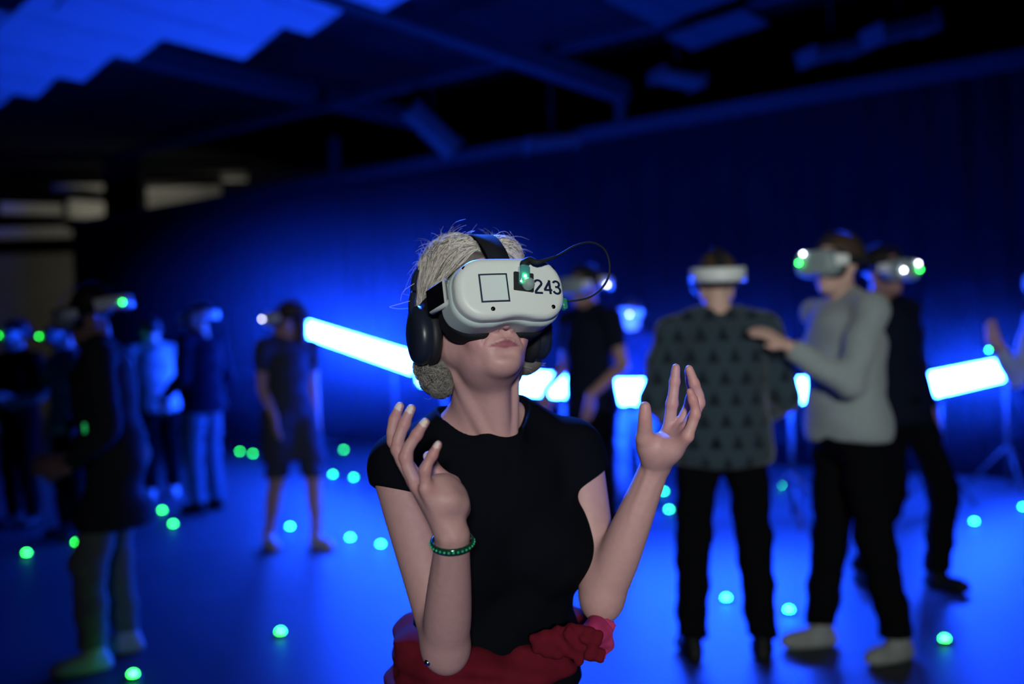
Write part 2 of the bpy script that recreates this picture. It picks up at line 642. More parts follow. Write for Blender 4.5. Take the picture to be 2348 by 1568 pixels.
LB = ['first', 'second', 'third', 'fourth', 'fifth', 'sixth', 'seventh']
for k in range(7):
    s = 5.35 + .93 * k
    t1 = 6.0 if s < 7.9 else 5.45
    ceiling_board(s, 4.15 if k > 1 else 4.6, t1, .93, 4.28 + .02 * (k % 2), 11 + 3 * (k % 3), m_board,
                  'tilted pale ceiling board lit blue, %s of its row from the right' % LB[k], 'pale tilted boards hung under the ceiling')
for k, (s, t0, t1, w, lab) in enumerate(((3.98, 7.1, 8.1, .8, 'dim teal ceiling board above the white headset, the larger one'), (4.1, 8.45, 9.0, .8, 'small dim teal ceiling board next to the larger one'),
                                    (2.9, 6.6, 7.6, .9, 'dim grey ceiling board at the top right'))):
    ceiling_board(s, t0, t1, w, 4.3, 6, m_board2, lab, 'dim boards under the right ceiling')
for k, (p0, p1, Y, hz, lab) in enumerate((((2000, 85), (2130, 52), 9.3, .07, 'grey sheet metal air duct at the upper right'), ((1850, 132), (1960, 108), 9.9, .06, 'short grey air duct left of the upper right duct'),
                                     ((1505, 172), (1600, 190), 10.6, .045, 'thin bluish duct piece under the ceiling centre'), ((940, 250), (1040, 345), 11.6, .09, 'slanting grey duct elbow above the partition header'),
                                     ((1210, 335), (1320, 322), 11.9, .06, 'short pale duct piece on the header'))):
    a, b = at(*p0, Y), at(*p1, Y + .2)
    d = b - a
    L = np.linalg.norm(d)
    d /= L
    n = np.cross(ZD, d)
    n /= np.linalg.norm(n)
    o = empty('air_duct', (a + b) / 2)
    MM = np.stack([d, n, np.cross(d, n)], 1)
    add_obj('duct_body', MB().box((0, 0, 0), (L / 2, .14, hz), MM, .02).mesh('duct_body'), m_duct, o)
    for q in (-1, 1):
        add_obj('flange', MB().box(d * q * L * .48, (.015, .16, hz + .02), MM).mesh('flange'), m_duct, o)
    add_obj('hanger_rod', MB().tube([(0, 0, 0), (0, 0, 5.4 - ((a + b) / 2)[2])], .01, 6).mesh('hanger_rod'), m_black, o)
    tag(o, lab, 'air duct', 'air ducts under the ceiling')

# ------------------------------------------------------------------ light bars on stands
m_led = mat('blue_white_led_diffuser', (.8, .85, 1), .5, .3, emit=BLUE, estr=BAR_POWER)
m_metal = mat('black_metal', (.02, .02, .022), .45, .5)


def light_bar(A, B, label, stands=(.15, .85)):
    A, B = np.asarray(A, float), np.asarray(B, float)
    o = empty('light_bar', ((A[0] + B[0]) / 2, (A[1] + B[1]) / 2, 0))
    base = np.array([(A[0] + B[0]) / 2, (A[1] + B[1]) / 2, 0])
    d = B - A
    L = np.linalg.norm(d)
    d /= L
    n = np.cross(ZD, d)
    n /= np.linalg.norm(n)
    M = np.stack([n, np.cross(d, n), d], 1)
    c = (A + B) / 2 - base
    add_obj('diffuser', MB().box(c, (.04, .09, L / 2), M, .03).mesh('diffuser', True), m_led, o)
    for q in (-1, 1):
        add_obj('end_cap', MB().box(c + d * q * (L / 2 + .012), (.045, .095, .012), M, .006).mesh('end_cap'), m_metal, o)
    for t in stands:
        p = A + d * L * t - base
        top = p - ZD * .1
        add_obj('stand_pole', MB().tube([(p[0], p[1], .05), top], .016, 8).mesh('stand_pole', True), m_metal, o)
        add_obj('clamp', MB().box(p - ZD * .1, (.03, .03, .025), None, .005).mesh('clamp'), m_metal, o)
        for k in range(3):
            a = k * 2.094 + .4
            e = np.array([math.cos(a), math.sin(a), 0])
            add_obj('stand_leg', MB().tube([np.array([p[0], p[1], .38]), np.array([p[0], p[1], .012]) + e * .34], .011, 6).mesh('stand_leg', True), m_metal, o)
    tag(o, label, 'light bar', 'glowing light bars across the hall')


light_bar(at(690, 749, 12.6), at(955, 836, 9.0), 'slanting blue white light bar left of the woman with the headset')
light_bar(at(962, 858, 8.35), at(1352, 890, 7.7), 'blue white light bar behind the neck of the woman in front')
light_bar(at(1366, 899, 7.4), at(1890, 894, 7.4), 'blue white light bar behind the man in the patterned sweater')
light_bar(at(2120, 886, 7.45), at(2332, 840, 8.9), 'blue white light bar at the right edge of the hall')



def haze(c, r, density, label):
    """a soft-edged cloud, densest in its middle"""
    m = bpy.data.materials.new('thin_haze')
    m.use_nodes = True
    nt = m.node_tree
    nt.nodes.remove(nt.nodes['Principled BSDF'])
    vs = nt.nodes.new('ShaderNodeVolumeScatter')
    vs.inputs['Color'].default_value = (.6, .75, 1.0, 1)
    vs.inputs['Anisotropy'].default_value = 0.0
    tc = nt.nodes.new('ShaderNodeTexCoord')
    gr = nt.nodes.new('ShaderNodeTexGradient')
    gr.gradient_type = 'QUADRATIC_SPHERE'
    nt.links.new(tc.outputs['Object'], gr.inputs[0])
    mu = nt.nodes.new('ShaderNodeMath')
    mu.operation = 'MULTIPLY'
    mu.inputs[1].default_value = density
    nt.links.new(gr.outputs['Fac'], mu.inputs[0])
    nt.links.new(mu.outputs[0], vs.inputs['Density'])
    nt.links.new(vs.outputs[0], nt.nodes['Material Output'].inputs['Volume'])
    m.cycles.homogeneous_volume = False
    n = 24
    me = MB().lathe([(math.sin(math.pi * i / n), math.cos(math.pi * i / n)) for i in range(n + 1)], n=48).mesh('haze', True)
    o = add_obj('haze', me, m, None, c)
    o.scale = r
    tag(o, label, None, None, 'stuff')


haze(at(860, 740, 10.2), (3.0, 1.8, 1.75), .085, 'thin blue haze hanging round the left light bars')
haze(at(1640, 850, 8.1), (2.0, 1.0, 1.1), .04, 'thin blue haze hanging round the middle light bar')
haze(at(2240, 850, 8.3), (1.4, .9, 1.0), .06, 'thin blue haze hanging round the right light bar')

# ------------------------------------------------------------------ green floor lights
m_green = mat('green_led_dome', (.3, .9, .5), .3, .4, emit=GREEN, estr=24.0)
puck_ring = MB().lathe([(.0, .0), (.036, .0), (.036, .008), (.028, .014), (.0, .014)], n=20).mesh('puck_base', True)
puck_dome = MB().lathe([(.019, .012), (.018, .020), (.0135, .026), (.007, .030), (.0, .031)], n=20).mesh('led_dome', True)
FLOOR_LIGHTS = [
    (643, 1444, 'green floor light alone on dark floor left of the red jacket'),
    (305, 1541, 'green floor light at the white sneakers of the leftmost visitor'),
    (1809, 1394, 'green floor light between the two men on the right'),
    (1665, 1367, 'green floor light between the legs of the patterned sweater man'),
    (2166, 1460, 'green floor light nearest the lower right corner'),
    (803, 1230, 'green floor light at the toes of the bare-legged visitor'),
    (665, 1205, 'green floor light between the feet of the bare-legged visitor'),
    (873, 1245, 'green floor light half hidden by the bare upper arm'),
    (372, 1168, 'farther of two green floor lights left of the bare-legged visitor'),
    (397, 1199, 'nearer of two green floor lights left of the bare-legged visitor'),
    (175, 1241, 'green floor light by the knee of the leftmost visitor'),
    (61, 1265, 'green floor light nearest the lower left corner'),
    (165, 1206, 'faint green floor light just above the one by the knee'),
    (2234, 1193, 'green floor light on the right beyond the black-trousered men'),
    (2346, 1160, 'green floor light cut by the right picture edge'),
    (1534, 1166, 'green floor light beside the raised forearm'),
    (1522, 1125, 'green floor light half hidden by the raised forearm'),
    (1790, 1110, 'green floor light between patterned sweater and grey sweatshirt'),
    (763, 1086, 'left one of the paired green floor lights near the black sleeve'),
    (811, 1093, 'right one of the paired green floor lights near the black sleeve'),
    (92, 1069, 'left one of the paired green floor lights at the far left'),
    (119, 1074, 'right one of the paired green floor lights at the far left'),
    (473, 1072, 'green floor light at the leg of the visitor in jeans'),
    (788, 1030, 'dim green floor light above the pair near the black sleeve'),
    (550, 1034, 'left one of the two faint green floor lights by the partition'),
    (580, 1039, 'right one of the two faint green floor lights by the partition'),
    (10, 947, 'tiny green floor light farthest away at the left edge'),
    (113, 952, 'tiny far green floor light left of the dark jacket'),
    (37, 1012, 'dim green floor light between the far pair and the left edge'),
]
for px, py, lab in FLOOR_LIGHTS:
    p = onz(px, py, .025)
    o = empty('floor_light', (p[0], p[1], 0))
    add_obj('puck_base', puck_ring, m_metal, o)
    add_obj('led_dome', puck_dome, m_green, o)
    tag(o, lab, 'floor light', 'green lights set out on the floor')
# ------------------------------------------------------------------ the woman in front
SKIN = np.array([0.52, 0.285, 0.270])
m_skin = mat('fair_skin', (.58, .36, .30), .5, .35, attr=True, noise=(90, .10), bump=(420, .25, .0012))
m_tee = mat('black_jersey', (.0035, .004, .0065), .9, .05, bump=(700, .15, .0006))
m_trouser = mat('black_trousers', (.004, .004, .005), .85, .15)
m_jacket = mat('dark_red_cotton', (.125, .007, .016), .9, .1, noise=(60, .18), bump=(500, .2, .0008))
m_hair = mat('silver_blond_hair', (.46, .40, .33), .42, .45, attr=True)

H0 = Frame(at(1101, 722, 1.68), 22, 15)
TS = Frame(at(1128, 1045, 1.745), 20, 0)
H = H0.w
T = TS.w
NECKB = at(1108, 962, 1.735)


def head_sdf(v, fr, sc=1.0, fine=True):
    """head in frame fr (origin between the ears at eye height)"""
    w = lambda *p: fr.w(np.array(p) * sc)
    E = lambda c, r, k: v.ell(w(*c), np.array(r) * sc, k * sc, fr.M)
    E((0, -.012, .036), (.072, .092, .082), .01)
    E((0, .030, -.028), (.059, .058, .082), .03)
    for sx in (-1, 1):
        v.cone(w(sx * .047, .002, -.060), w(sx * .012, .070, -.100), .018 * sc, .016 * sc, .03 * sc)
        v.cone(w(sx * .055, -.002, -.02), w(sx * .048, .002, -.06), .016 * sc, .018 * sc, .02 * sc)
        E((sx * .040, .058, -.024), (.022, .022, .018), .02)
        E((sx * .032, .066, -.058), (.020, .018, .024), .015)
    E((0, .078, -.101), (.020, .016, .016), .016)
    E((0, .036, -.094), (.036, .034, .022), .03)
    E((0, .010, -.100), (.036, .034, .026), .03)
    E((0, .073, -.070), (.031, .022, .026), .02)
    v.cone(w(0, .084, .002), w(0, .106, -.046), .008 * sc, .0105 * sc, .010 * sc)
    for sx in (-1, 1):
        E((sx * .0125, .094, -.050), (.0085, .010, .008), .006)
        E((sx * .075, -.010, -.008), (.008, .017, .030), .006)
        E((sx * .031, .074, .004), (.014, .012, .011), .010)       # eyeballs under closed lids
    if fine:
        for sx in (-1, 1):
            E((sx * .073, -.003, -.038), (.006, .008, .010), .006)     # lobe
            v.ell(w(sx * .0065, .100, -.0555), np.array((.0035, .006, .004)) * sc, .002, fr.M, 's')
            # fold from the nose to the corner of the mouth, and below it
            v.chain([w(sx * .018, .0960, -.042), w(sx * .027, .0905, -.056), w(sx * .033, .0830, -.072)], [.0008, .0014, .0008], .006, 's')
        v.chain([w(-.026, .0845, -.0790), w(-.014, .0935, -.0740), w(-.004, .0970, -.0710), w(0, .0965, -.0718), w(.004, .0970, -.0710), w(.014, .0935, -.0740), w(.026, .0845, -.0790)],
                [.0012, .0026, .0032, .0030, .0032, .0026, .0012], .004)
        v.chain([w(-.022, .085, -.0795), w(-.010, .0925, -.0800), w(0, .0940, -.0805), w(.010, .0925, -.0800), w(.022, .085, -.0795)], [.0012, .0030, .0036, .0030, .0012], .004)
        v.chain([w(-.028, .0855, -.0795), w(-.014, .0965, -.0768), w(0, .0995, -.0762), w(.014, .0965, -.0768), w(.028, .0855, -.0795)], [.0005, .0009, .0009, .0009, .0005], .002, 's')
        v.ell(w(0, .0990, -.061), np.array((.0026, .003, .008)), .004, fr.M, 's')
        v.ell(w(0, .0970, -.0905), np.array((.016, .006, .005)), .016, fr.M, 's')


# joints of the two arms: shoulder, elbow, wrist
SL, EL, WL = at(914, 1072, 1.672), at(1022, 1484, 1.545), at(1038, 1226, 1.425)
SR, ER, WR = at(1322, 1044, 1.80), at(1380, 1372, 1.705), at(1500, 1074, 1.665)


def arm_sdf(v, S, Eb, W, infl=0.0, upto=2):
    u = Eb - S
    f = W - Eb

    def limb(p0, d, ts, rs, n=14):
        t = np.linspace(0, 1, n)
        r = np.interp(t, ts, rs)
        r = np.convolve(np.pad(r, 2, mode='edge'), [.1, .2, .4, .2, .1], 'valid')
        v.poly([p0 + d * q for q in t], r + infl, .018)
    limb(S, u, [0, .3, .72, 1], [.046, .043, .037, .035])
    limb(Eb, f, [0, .12, .28, .6, .85, 1], [.034, .0360, .0372, .032, .0265, .0245])
    back = Eb - (S + W) / 2
    back /= np.linalg.norm(back)
    v.ell(Eb + back * .018, (.018, .018, .018), .02)


# finger joint lists in picture points plus distance: knuckle, middle joint, end joint, tip
HAND_L = dict(wrist=WL, fingers=[
    [(958, 1098, 1.455), (903, 1012, 1.470), (905, 962, 1.478), (917, 931, 1.482)],
    [(950, 1104, 1.436), (912, 1030, 1.444), (927, 972, 1.450), (943, 937, 1.452)],
    [(956, 1114, 1.416), (930, 1048, 1.418), (956, 996, 1.420), (975, 968, 1.422)],
    [(978, 1122, 1.398), (975, 1078, 1.392), (992, 1043, 1.392), (1005, 1019, 1.392)]],
    radii=[(.0095, .0088, .0078, .0064), (.0097, .009, .008, .0066), (.0094, .0088, .0076, .0064), (.0086, .0078, .0066, .0056)],
    thumb=[(1052, 1165, 1.450), (1036, 1110, 1.470), (1002, 1082, 1.474), (982, 1046, 1.470)], trad=(.017, .0125, .0105, .008),
    dorsal=[(-.5, -.8, .3)] * 4, thenar=[(1042, 1130, 1.44, .0155), (1050, 1156, 1.425, .0165), (1030, 1146, 1.408, .014), (1024, 1108, 1.430, .013), (1004, 1110, 1.415, .012)])
HAND_R = dict(wrist=WR, fingers=[
    [(1533, 985, 1.640), (1541, 925, 1.630), (1547, 875, 1.628), (1550, 843, 1.628)],
    [(1556, 984, 1.628), (1586, 916, 1.640), (1585, 872, 1.634), (1579, 850, 1.628)],
    [(1570, 988, 1.612), (1603, 924, 1.612), (1592, 880, 1.606), (1580, 846, 1.602)],
    [(1576, 1000, 1.594), (1594, 950, 1.590), (1589, 918, 1.586), (1582, 898, 1.583)]],
    radii=[(.0098, .0088, .0078, .0066), (.0098, .009, .008, .0066), (.0094, .0086, .0076, .0064), (.0088, .0078, .0068, .0058)],
    thumb=[(1494, 1046, 1.645), (1478, 1004, 1.622), (1479, 962, 1.606), (1479, 933, 1.602)], trad=(.017, .0135, .0115, .0092),
    dorsal=[(.5, .8, .3)] * 4, thenar=[(1490, 1022, 1.635, .019), (1534, 1030, 1.625, .018), (1510, 1040, 1.64, .018)])


def hand_sdf(v, h):
    W = h['wrist']
    fs = [[at(*p) for p in f] for f in h['fingers']]
    for f, r in zip(fs, h['radii']):
        a = W + (f[0] - W) * .12
        v.cone(a, f[0], .0165, .0112, .012)
    if h is HAND_L:         # cords on the back of the hand
        dn = np.array(h['dorsal'][0]) / np.linalg.norm(h['dorsal'][0])
        for f in fs:
            v.cone(W + (f[0] - W) * .25 + dn * .0145, f[0] + dn * .0085, .0030, .0045, .006)
    for p in h['thenar']:
        v.ell(at(*p[:3]), (p[3],) * 3, .02)
    th = [at(*p) for p in h['thumb']]
    v.chain(th[:2], h['trad'][:2], .016)
    v.poly(spline(np.array(th[1:]), 8), np.interp(np.linspace(0, 2, 8), range(3), h['trad'][1:]), .006)
    for f, r in zip(fs, h['radii']):
        r = tuple(1.07 * q for q in r)
        v.poly(spline(np.array(f), 10), np.interp(np.linspace(0, 3, 10), range(4), r), .0035)
        for i in (1, 2):
            v.ell(f[i], (r[i] * 1.10,) * 3, .004)
    return fs, th


lo = np.array([at(840, 1000, 1.6)[0] - .02, 1.33, .80])
hi = np.array([at(1620, 1000, 1.6)[0] + .03, 2.03, 1.62])
v = Vox(lo, hi, .0025)
# trunk
tr = lambda c, r, k=.03: v.ell(T(c), r, k, TS.M)
tr((0, -.005, -.13), (.135, .095, .19))
tr((0, -.005, -.32), (.118, .085, .12))
tr((0, -.015, -.47), (.155, .105, .12))
v.cone(T((-.135, -.012, -.01)), T((.135, -.012, -.01)), .046, .046, .03)
for sx in (-1, 1):
    v.cone(T((sx * .03, -.02, .075)), T((sx * .13, -.012, .0)), .030, .038, .03)
    tr((sx * .07, .065, -.16), (.055, .05, .055))
# neck with its cords and the hollow between the collar bones
v.cone(H((0, -.022, -.07)), NECKB + np.array([0, 0, -.02]), .050, .056, .03)
v.cone(H((0, .022, -.075)), T((.0, .052, .012)), .022, .018, .025)
for sx in (-1, 1):
    v.cone(H((sx * .060, -.022, -.055)), T((sx * .014, .066, .008)), .0135, .0095, .009)
    v.cone(T((sx * .018, .066, .0)), T((sx * .14, .012, .028)), .0085, .009, .014)
v.ell(T((0, .080, .014)), (.014, .010, .014), .012, TS.M, 's')
TRUNK = v.f.copy()
head_sdf(v, H0)
arm_sdf(v, SL, EL, WL)
arm_sdf(v, SR, ER, WR)
FL = hand_sdf(v, HAND_L)
FR = hand_sdf(v, HAND_R)
# tendons at the wrists, veins on the forearms
for W, Eb, h in ((WL, EL, HAND_L), (WR, ER, HAND_R)):
    for q in (-.010, .004):
        o_ = np.array([q, -.021, 0])
        v.cone(W + o_ + (Eb - W) * .02, W + o_ * 1.1 + (Eb - W) * .35, .004, .003, .008)
P, Q = v.surface(1)
ROOT = np.array([T((0, 0, 0))[0], T((0, 0, 0))[1], 0.0])
tint = np.tile(SKIN, (len(P), 1))
hl = H0.loc(P)
ax_ = np.abs(hl[:, 0])
up_e, lo_e = -.0690 - .33 * ax_, -.0840 + .15 * ax_
lipw = np.clip((up_e - hl[:, 2]) / .0015, 0, 1) * np.clip((hl[:, 2] - lo_e) / .0015, 0, 1) * np.clip((.029 - ax_) / .003, 0, 1) * (hl[:, 1] > .078)
tint = tint * (1 - lipw[:, None]) + lipw[:, None] * np.array([.34, .115, .135])
blush = np.exp(-(((np.abs(hl[:, 0]) - .042) / .022) ** 2 + ((hl[:, 2] + .05) / .03) ** 2)) * (hl[:, 1] > .03)
tint = tint * (1 - .16 * blush[:, None] * np.array([0, 1, .8]))
for fs, hh in ((FL, HAND_L), (FR, HAND_R)):
    for f, r, dn in list(zip(fs[0], hh['radii'], hh['dorsal'])) + [(fs[1], hh['trad'], hh['dorsal'][0])]:
        d = np.linalg.norm(P - f[3], axis=1)
        n = np.array(dn) / np.linalg.norm(dn)
        nail = (d < r[3] * 1.5) & (((P - f[3]) @ n) > r[3] * .45)
        tint[nail] = (.78, .62, .56)
        for j in (0, 1, 2):
            e = np.exp(-(np.linalg.norm(P - f[j], axis=1) / .011) ** 2)[:, None]
            tint = tint * (1 - .28 * e * np.array([0, 1, 1]))
        e = np.exp(-(d / .012) ** 2)[:, None]
        tint = tint * (1 - .18 * e * np.array([0, 1, .8]) * (~nail)[:, None])
woman = empty('person', ROOT)
tag(woman, 'woman in black tee with a white headset, both hands raised before her', 'person')
body = add_obj('body', npmesh('body', P - ROOT, Q, True, tint), m_skin, woman)

# black tee
v = Vox(lo, hi, .0025)
v.f = np.minimum(v.f, TRUNK - .0055)
v.half(T((0, 0, .13)), (0, 0, 1))
tr((0, -.005, -.13), (.152, .110, .20), .04)
tr((0, -.005, -.32), (.142, .103, .15), .05)
tr((.0, -.01, -.44), (.160, .115, .10), .05)
v.cone(T((-.14, -.012, -.008)), T((.14, -.012, -.008)), .055, .055, .03)
for sx in (-1, 1):
    v.cone(T((sx * .03, -.02, .078)), T((sx * .13, -.012, .004)), .036, .046, .03)
    tr((sx * .080, .070, -.165), (.066, .058, .066), .03)
tr((.115, .045, -.155), (.050, .055, .075), .03)
# neckline
v.chain([T((-.022, -.01, .180)), T((-.016, .022, .118)), T((.004, .075, .088))], [.108, .090, .050], .004, 's')
# sleeves, cut at their hems before they join the trunk
for S, Eb, n, px in ((SL, EL, at(985, 1151, 1.62) - at(868, 1112, 1.66), at(926, 1131, 1.66)), (SR, ER, at(1342, 1108, 1.74) - at(1378, 1062, 1.80), at(1350, 1092, 1.77))):
    u = Eb - S
    sv_ = Vox(lo, hi, .0025)
    sv_.cone(S + np.array([0, 0, .004]), S + u * .45, .053, .053, .03)
    hd = n / np.linalg.norm(n)
    u = u / np.linalg.norm(u)
    cut = u - hd * (u @ hd) * .9
    sv_.half(px, cut, .004)
    v.f = smin(v.f, sv_.f, .03)
# torn-free side: the arm hole shows skin, so clear tee from the hanging arms below the hems
tn = TS.loc


def folds(X, Y, Z):
    x = (X - TS.o[0]) * TS.M[0, 0] + (Y - TS.o[1]) * TS.M[1, 0]
    y = (X - TS.o[0]) * TS.M[0, 1] + (Y - TS.o[1]) * TS.M[1, 1]
    z = Z - TS.o[2]
    g = np.clip((-.12 - z) / .2, 0, 1)
    return g * (.0028 * np.sin(90 * z + 24 * x + 3 * np.sin(30 * x)) + .002 * np.sin(60 * z - 50 * x + 20 * y)) + .0012 * np.sin(45 * x - 60 * z)


v.displace(folds)
v.half(T((0, 0, -.40)), (0, 0, -1))
P, Q = v.surface(1)
tee = add_obj('shirt', npmesh('shirt', P - ROOT, Q), m_tee, woman)
tee['label'] = 'black short sleeved tee'

# trousers, shoes
v = Vox(ROOT + np.array([-.30, -.26, .03]), ROOT + np.array([.30, .26, .98]), .007)
tr2 = lambda c, r, k=.04: v.ell(ROOT + TS.M @ np.array(c), r, k, TS.M)
HZ = TS.o[2]
tr2((0, -.015, HZ - .46), (.162, .112, .12))
tr2((0, -.02, HZ - .34), (.136, .098, .1))
FEET = []
for sx in (-1, 1):
    hp = ROOT + TS.M @ np.array((sx * .085, -.01, HZ - .50))
    kn = ROOT + TS.M @ np.array((sx * .10, .02 + .03 * sx, .46))
    an = ROOT + TS.M @ np.array((sx * .105, -.01 + .05 * sx, .07))
    FEET.append(an)
    v.chain([hp, kn, an], [.088, .064, .05], .03)
v.displace(lambda X, Y, Z: .003 * np.sin(38 * Z + 20 * X))
v.half(ROOT + np.array([0, 0, .065]), (0, 0, -1))
P, Q = v.surface(1)
tro = add_obj('trousers', npmesh('trousers', P - ROOT, Q), m_trouser, woman)
m_sneaker = mat('white_sneaker', (.55, .56, .56), .6, .3)


def shoe_mesh(name, ank, fwd, L=.26):
    """a shoe around an ankle point that stands on z = 0; returned in the same space"""
    f = np.array([fwd[0], fwd[1], 0.0])
    f /= np.linalg.norm(f)
    g = np.array([-f[1], f[0], 0])
    a = np.array([ank[0], ank[1], 0.0])
    v = Vox(np.minimum(a - f * .1, a + f * .22) - np.array([.07, .07, .01]), np.maximum(a - f * .1, a + f * .22) + np.array([.07, .07, .15]), .006)
    M = np.stack([g, f, ZD], 1)
    v.ell(a + f * .05 + ZD * .02, (.044, .132, .03), .01, M)
    v.ell(a + f * .12 + ZD * .035, (.042, .062, .03), .02, M)
    v.cone(a + f * .02 + ZD * .05, a - f * .015 + ZD * .10, .042, .040, .03)
    v.cone(a + ZD * .05, a + f * .12 + ZD * .04, .04, .03, .03)
    v.ell(a - f * .035 + ZD * .04, (.034, .04, .05), .02, M)
    v.half((0, 0, .0), (0, 0, -1))
    return v.surface(1)


for an in FEET:
    P, Q = shoe_mesh('shoe', an, TS.M[:, 1])
    add_obj('shoe', npmesh('shoe', P - ROOT, Q), m_sneaker, woman)

# dark red jacket knotted round the waist
jk = empty('jacket')
jk.parent = woman
jk['label'] = 'dark red jacket tied round the waist'
v = Vox(T((0, 0, 0)) + np.array([-.36, -.30, -.62]), T((0, 0, 0)) + np.array([.36, .30, -.22]), .004)


def waist(ang, rx, ry, z, dx=0):
    a = math.radians(ang)
    return T((rx * math.sin(a) + dx, ry * math.cos(a) - .01, z))


band = [waist(a, .152, .112, z) for a, z in ((-150, -.30), (-115, -.305), (-80, -.315), (-50, -.325), (-22, -.335), (5, -.34), (30, -.335), (45, -.325))]
v.chain(band, [.026, .028, .030, .031, .028, .026, .024, .022], .02)
band2 = [waist(a, .158, .122, z) for a, z in ((-150, -.36), (-110, -.375), (-75, -.385), (-45, -.385), (-18, -.375), (10, -.36), (34, -.345))]
v.chain(band2, [.028, .028, .030, .030, .028, .024, .018], .02)
# body of the jacket hanging over the left hip and behind
for a in range(-170, -25, 18):
    v.cone(waist(a, .150, .118, -.33), waist(a - 4, .215 if a > -130 else .205, .17, -.60), .020, .028, .03)
v.cone(waist(-50, .18, .13, -.38), waist(-40, .215, .17, -.60), .024, .03, .03)
# back and right side of the band
v.chain([waist(a, .168, .12, -.31) for a in (-150, -180, -210, -240, -268)], [.03, .03, .028, .026, .022], .02)


def jfold(X, Y, Z):
    z = Z - TS.o[2]
    x = (X - TS.o[0]) * TS.M[0, 0] + (Y - TS.o[1]) * TS.M[1, 0]
    return .0035 * np.sin(150 * z + 14 * x + 1.5 * np.sin(25 * x)) + .0025 * np.sin(90 * z + 60 * x)


v.displace(jfold)
P, Q = v.surface(1)
add_obj('jacket_body', npmesh('jacket_body', P - ROOT, Q), m_jacket, jk)
kn = at(1318, 1470, 1.612)
v = Vox(kn - .12, kn + .13, .0028)
fy = ((0.15, 1, 0), 1.7)
v.ell(kn, (.026, .024, .024), .01)
for a0, a1, r0, r1 in (((-.045, .0, .006), (.0, -.012, .018), .016, .015), ((.0, -.012, .018), (.034, -.006, .006), .015, .013), ((-.040, -.002, -.014), (-.002, -.018, -.006), .015, .014),
                       ((-.002, -.018, -.006), (.036, -.004, -.022), .014, .013), ((-.012, -.020, .022), (.006, -.026, -.002), .008, .009), ((.006, -.026, -.002), (.004, -.022, -.026), .009, .008),
                       ((-.055, .0, .0), (-.02, -.006, .0), .019, .018)):
    v.cone(kn + np.array(a0), kn + np.array(a1), r0, r1, .004, 'u', fy)
v.displace(lambda X, Y, Z: .0016 * np.sin(260 * Z + 120 * X + 2 * np.sin(90 * X)) + .0012 * np.sin(330 * X - 150 * Z))
P, Q = v.surface(1)
add_obj('knot', npmesh('knot', P - ROOT, Q), m_jacket, jk)
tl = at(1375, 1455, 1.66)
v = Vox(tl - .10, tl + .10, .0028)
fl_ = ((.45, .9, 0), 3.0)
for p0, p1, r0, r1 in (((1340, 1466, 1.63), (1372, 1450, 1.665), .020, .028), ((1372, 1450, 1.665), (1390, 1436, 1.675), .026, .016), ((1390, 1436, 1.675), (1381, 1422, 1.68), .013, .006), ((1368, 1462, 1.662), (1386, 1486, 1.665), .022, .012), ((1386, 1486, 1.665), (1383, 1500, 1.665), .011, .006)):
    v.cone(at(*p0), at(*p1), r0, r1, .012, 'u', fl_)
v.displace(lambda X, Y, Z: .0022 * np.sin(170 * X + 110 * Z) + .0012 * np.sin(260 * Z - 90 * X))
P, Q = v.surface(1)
o_ = add_obj('sleeve_end', npmesh('sleeve_end', P - ROOT, Q), mat('rim_light_pink_cotton', (.42, .035, .13), .9, .1, bump=(500, .2, .0008)), jk)  # red jacket cloth coloured pink to paint in its rim light
o_['label'] = 'sleeve end with rim light painted pink'
sn = add_obj('snap_button', MB().lathe([(.0, .004), (.004, .0035), (.0055, .0), (.0055, -.002), (0, -.002)], at(981, 1519, 1.52) - ROOT, np.stack([np.array([1, 0, 0]), ZD, np.array([0, -1, 0])], 1), 14).mesh('snap_button', True), mat('polished_steel', (.8, .8, .8), .2, .5, 1.0), jk)

# bracelet
br = empty('bracelet', at(1037, 1243, 1.43))
ax = (EL - WL) / np.linalg.norm(EL - WL)
ax = ax + np.array([.10, -.25, 0.0])
ax /= np.linalg.norm(ax)
ux = np.cross(ax, [0, 1, 0]); ux /= np.linalg.norm(ux)
uy = np.cross(ax, ux)
rp = [(.0290, -.0052), (.0310, -.0052), (.0318, 0), (.0310, .0052), (.0290, .0052), (.0285, 0), (.0290, -.0052)]
add_obj('band', MB().lathe(rp, (0, 0, 0), np.stack([ux, uy, ax], 1), 48).mesh('band', True), mat('green_glass_band', (.02, .09, .065), .12, .6, .5, noise=(160, .6)), br)
for a in np.linspace(0, 2 * math.pi, 30, endpoint=False):
    p = .0316 * (ux * math.cos(a) + uy * math.sin(a))
    add_obj('gem', MB().lathe([(0, .0020), (.0016, .0012), (.002, 0), (.0016, -.0012), (0, -.0020)], p, None, 8).mesh('gem', True), mat('green_gem', (.02, .5, .18), .08, .8), br)
tag(br, 'glittering green bracelet on the wrist of the raised hand', 'bracelet')
m_hair_mass = mat('grey_blond_hair_mass', (.11, .095, .085), .55, .3)
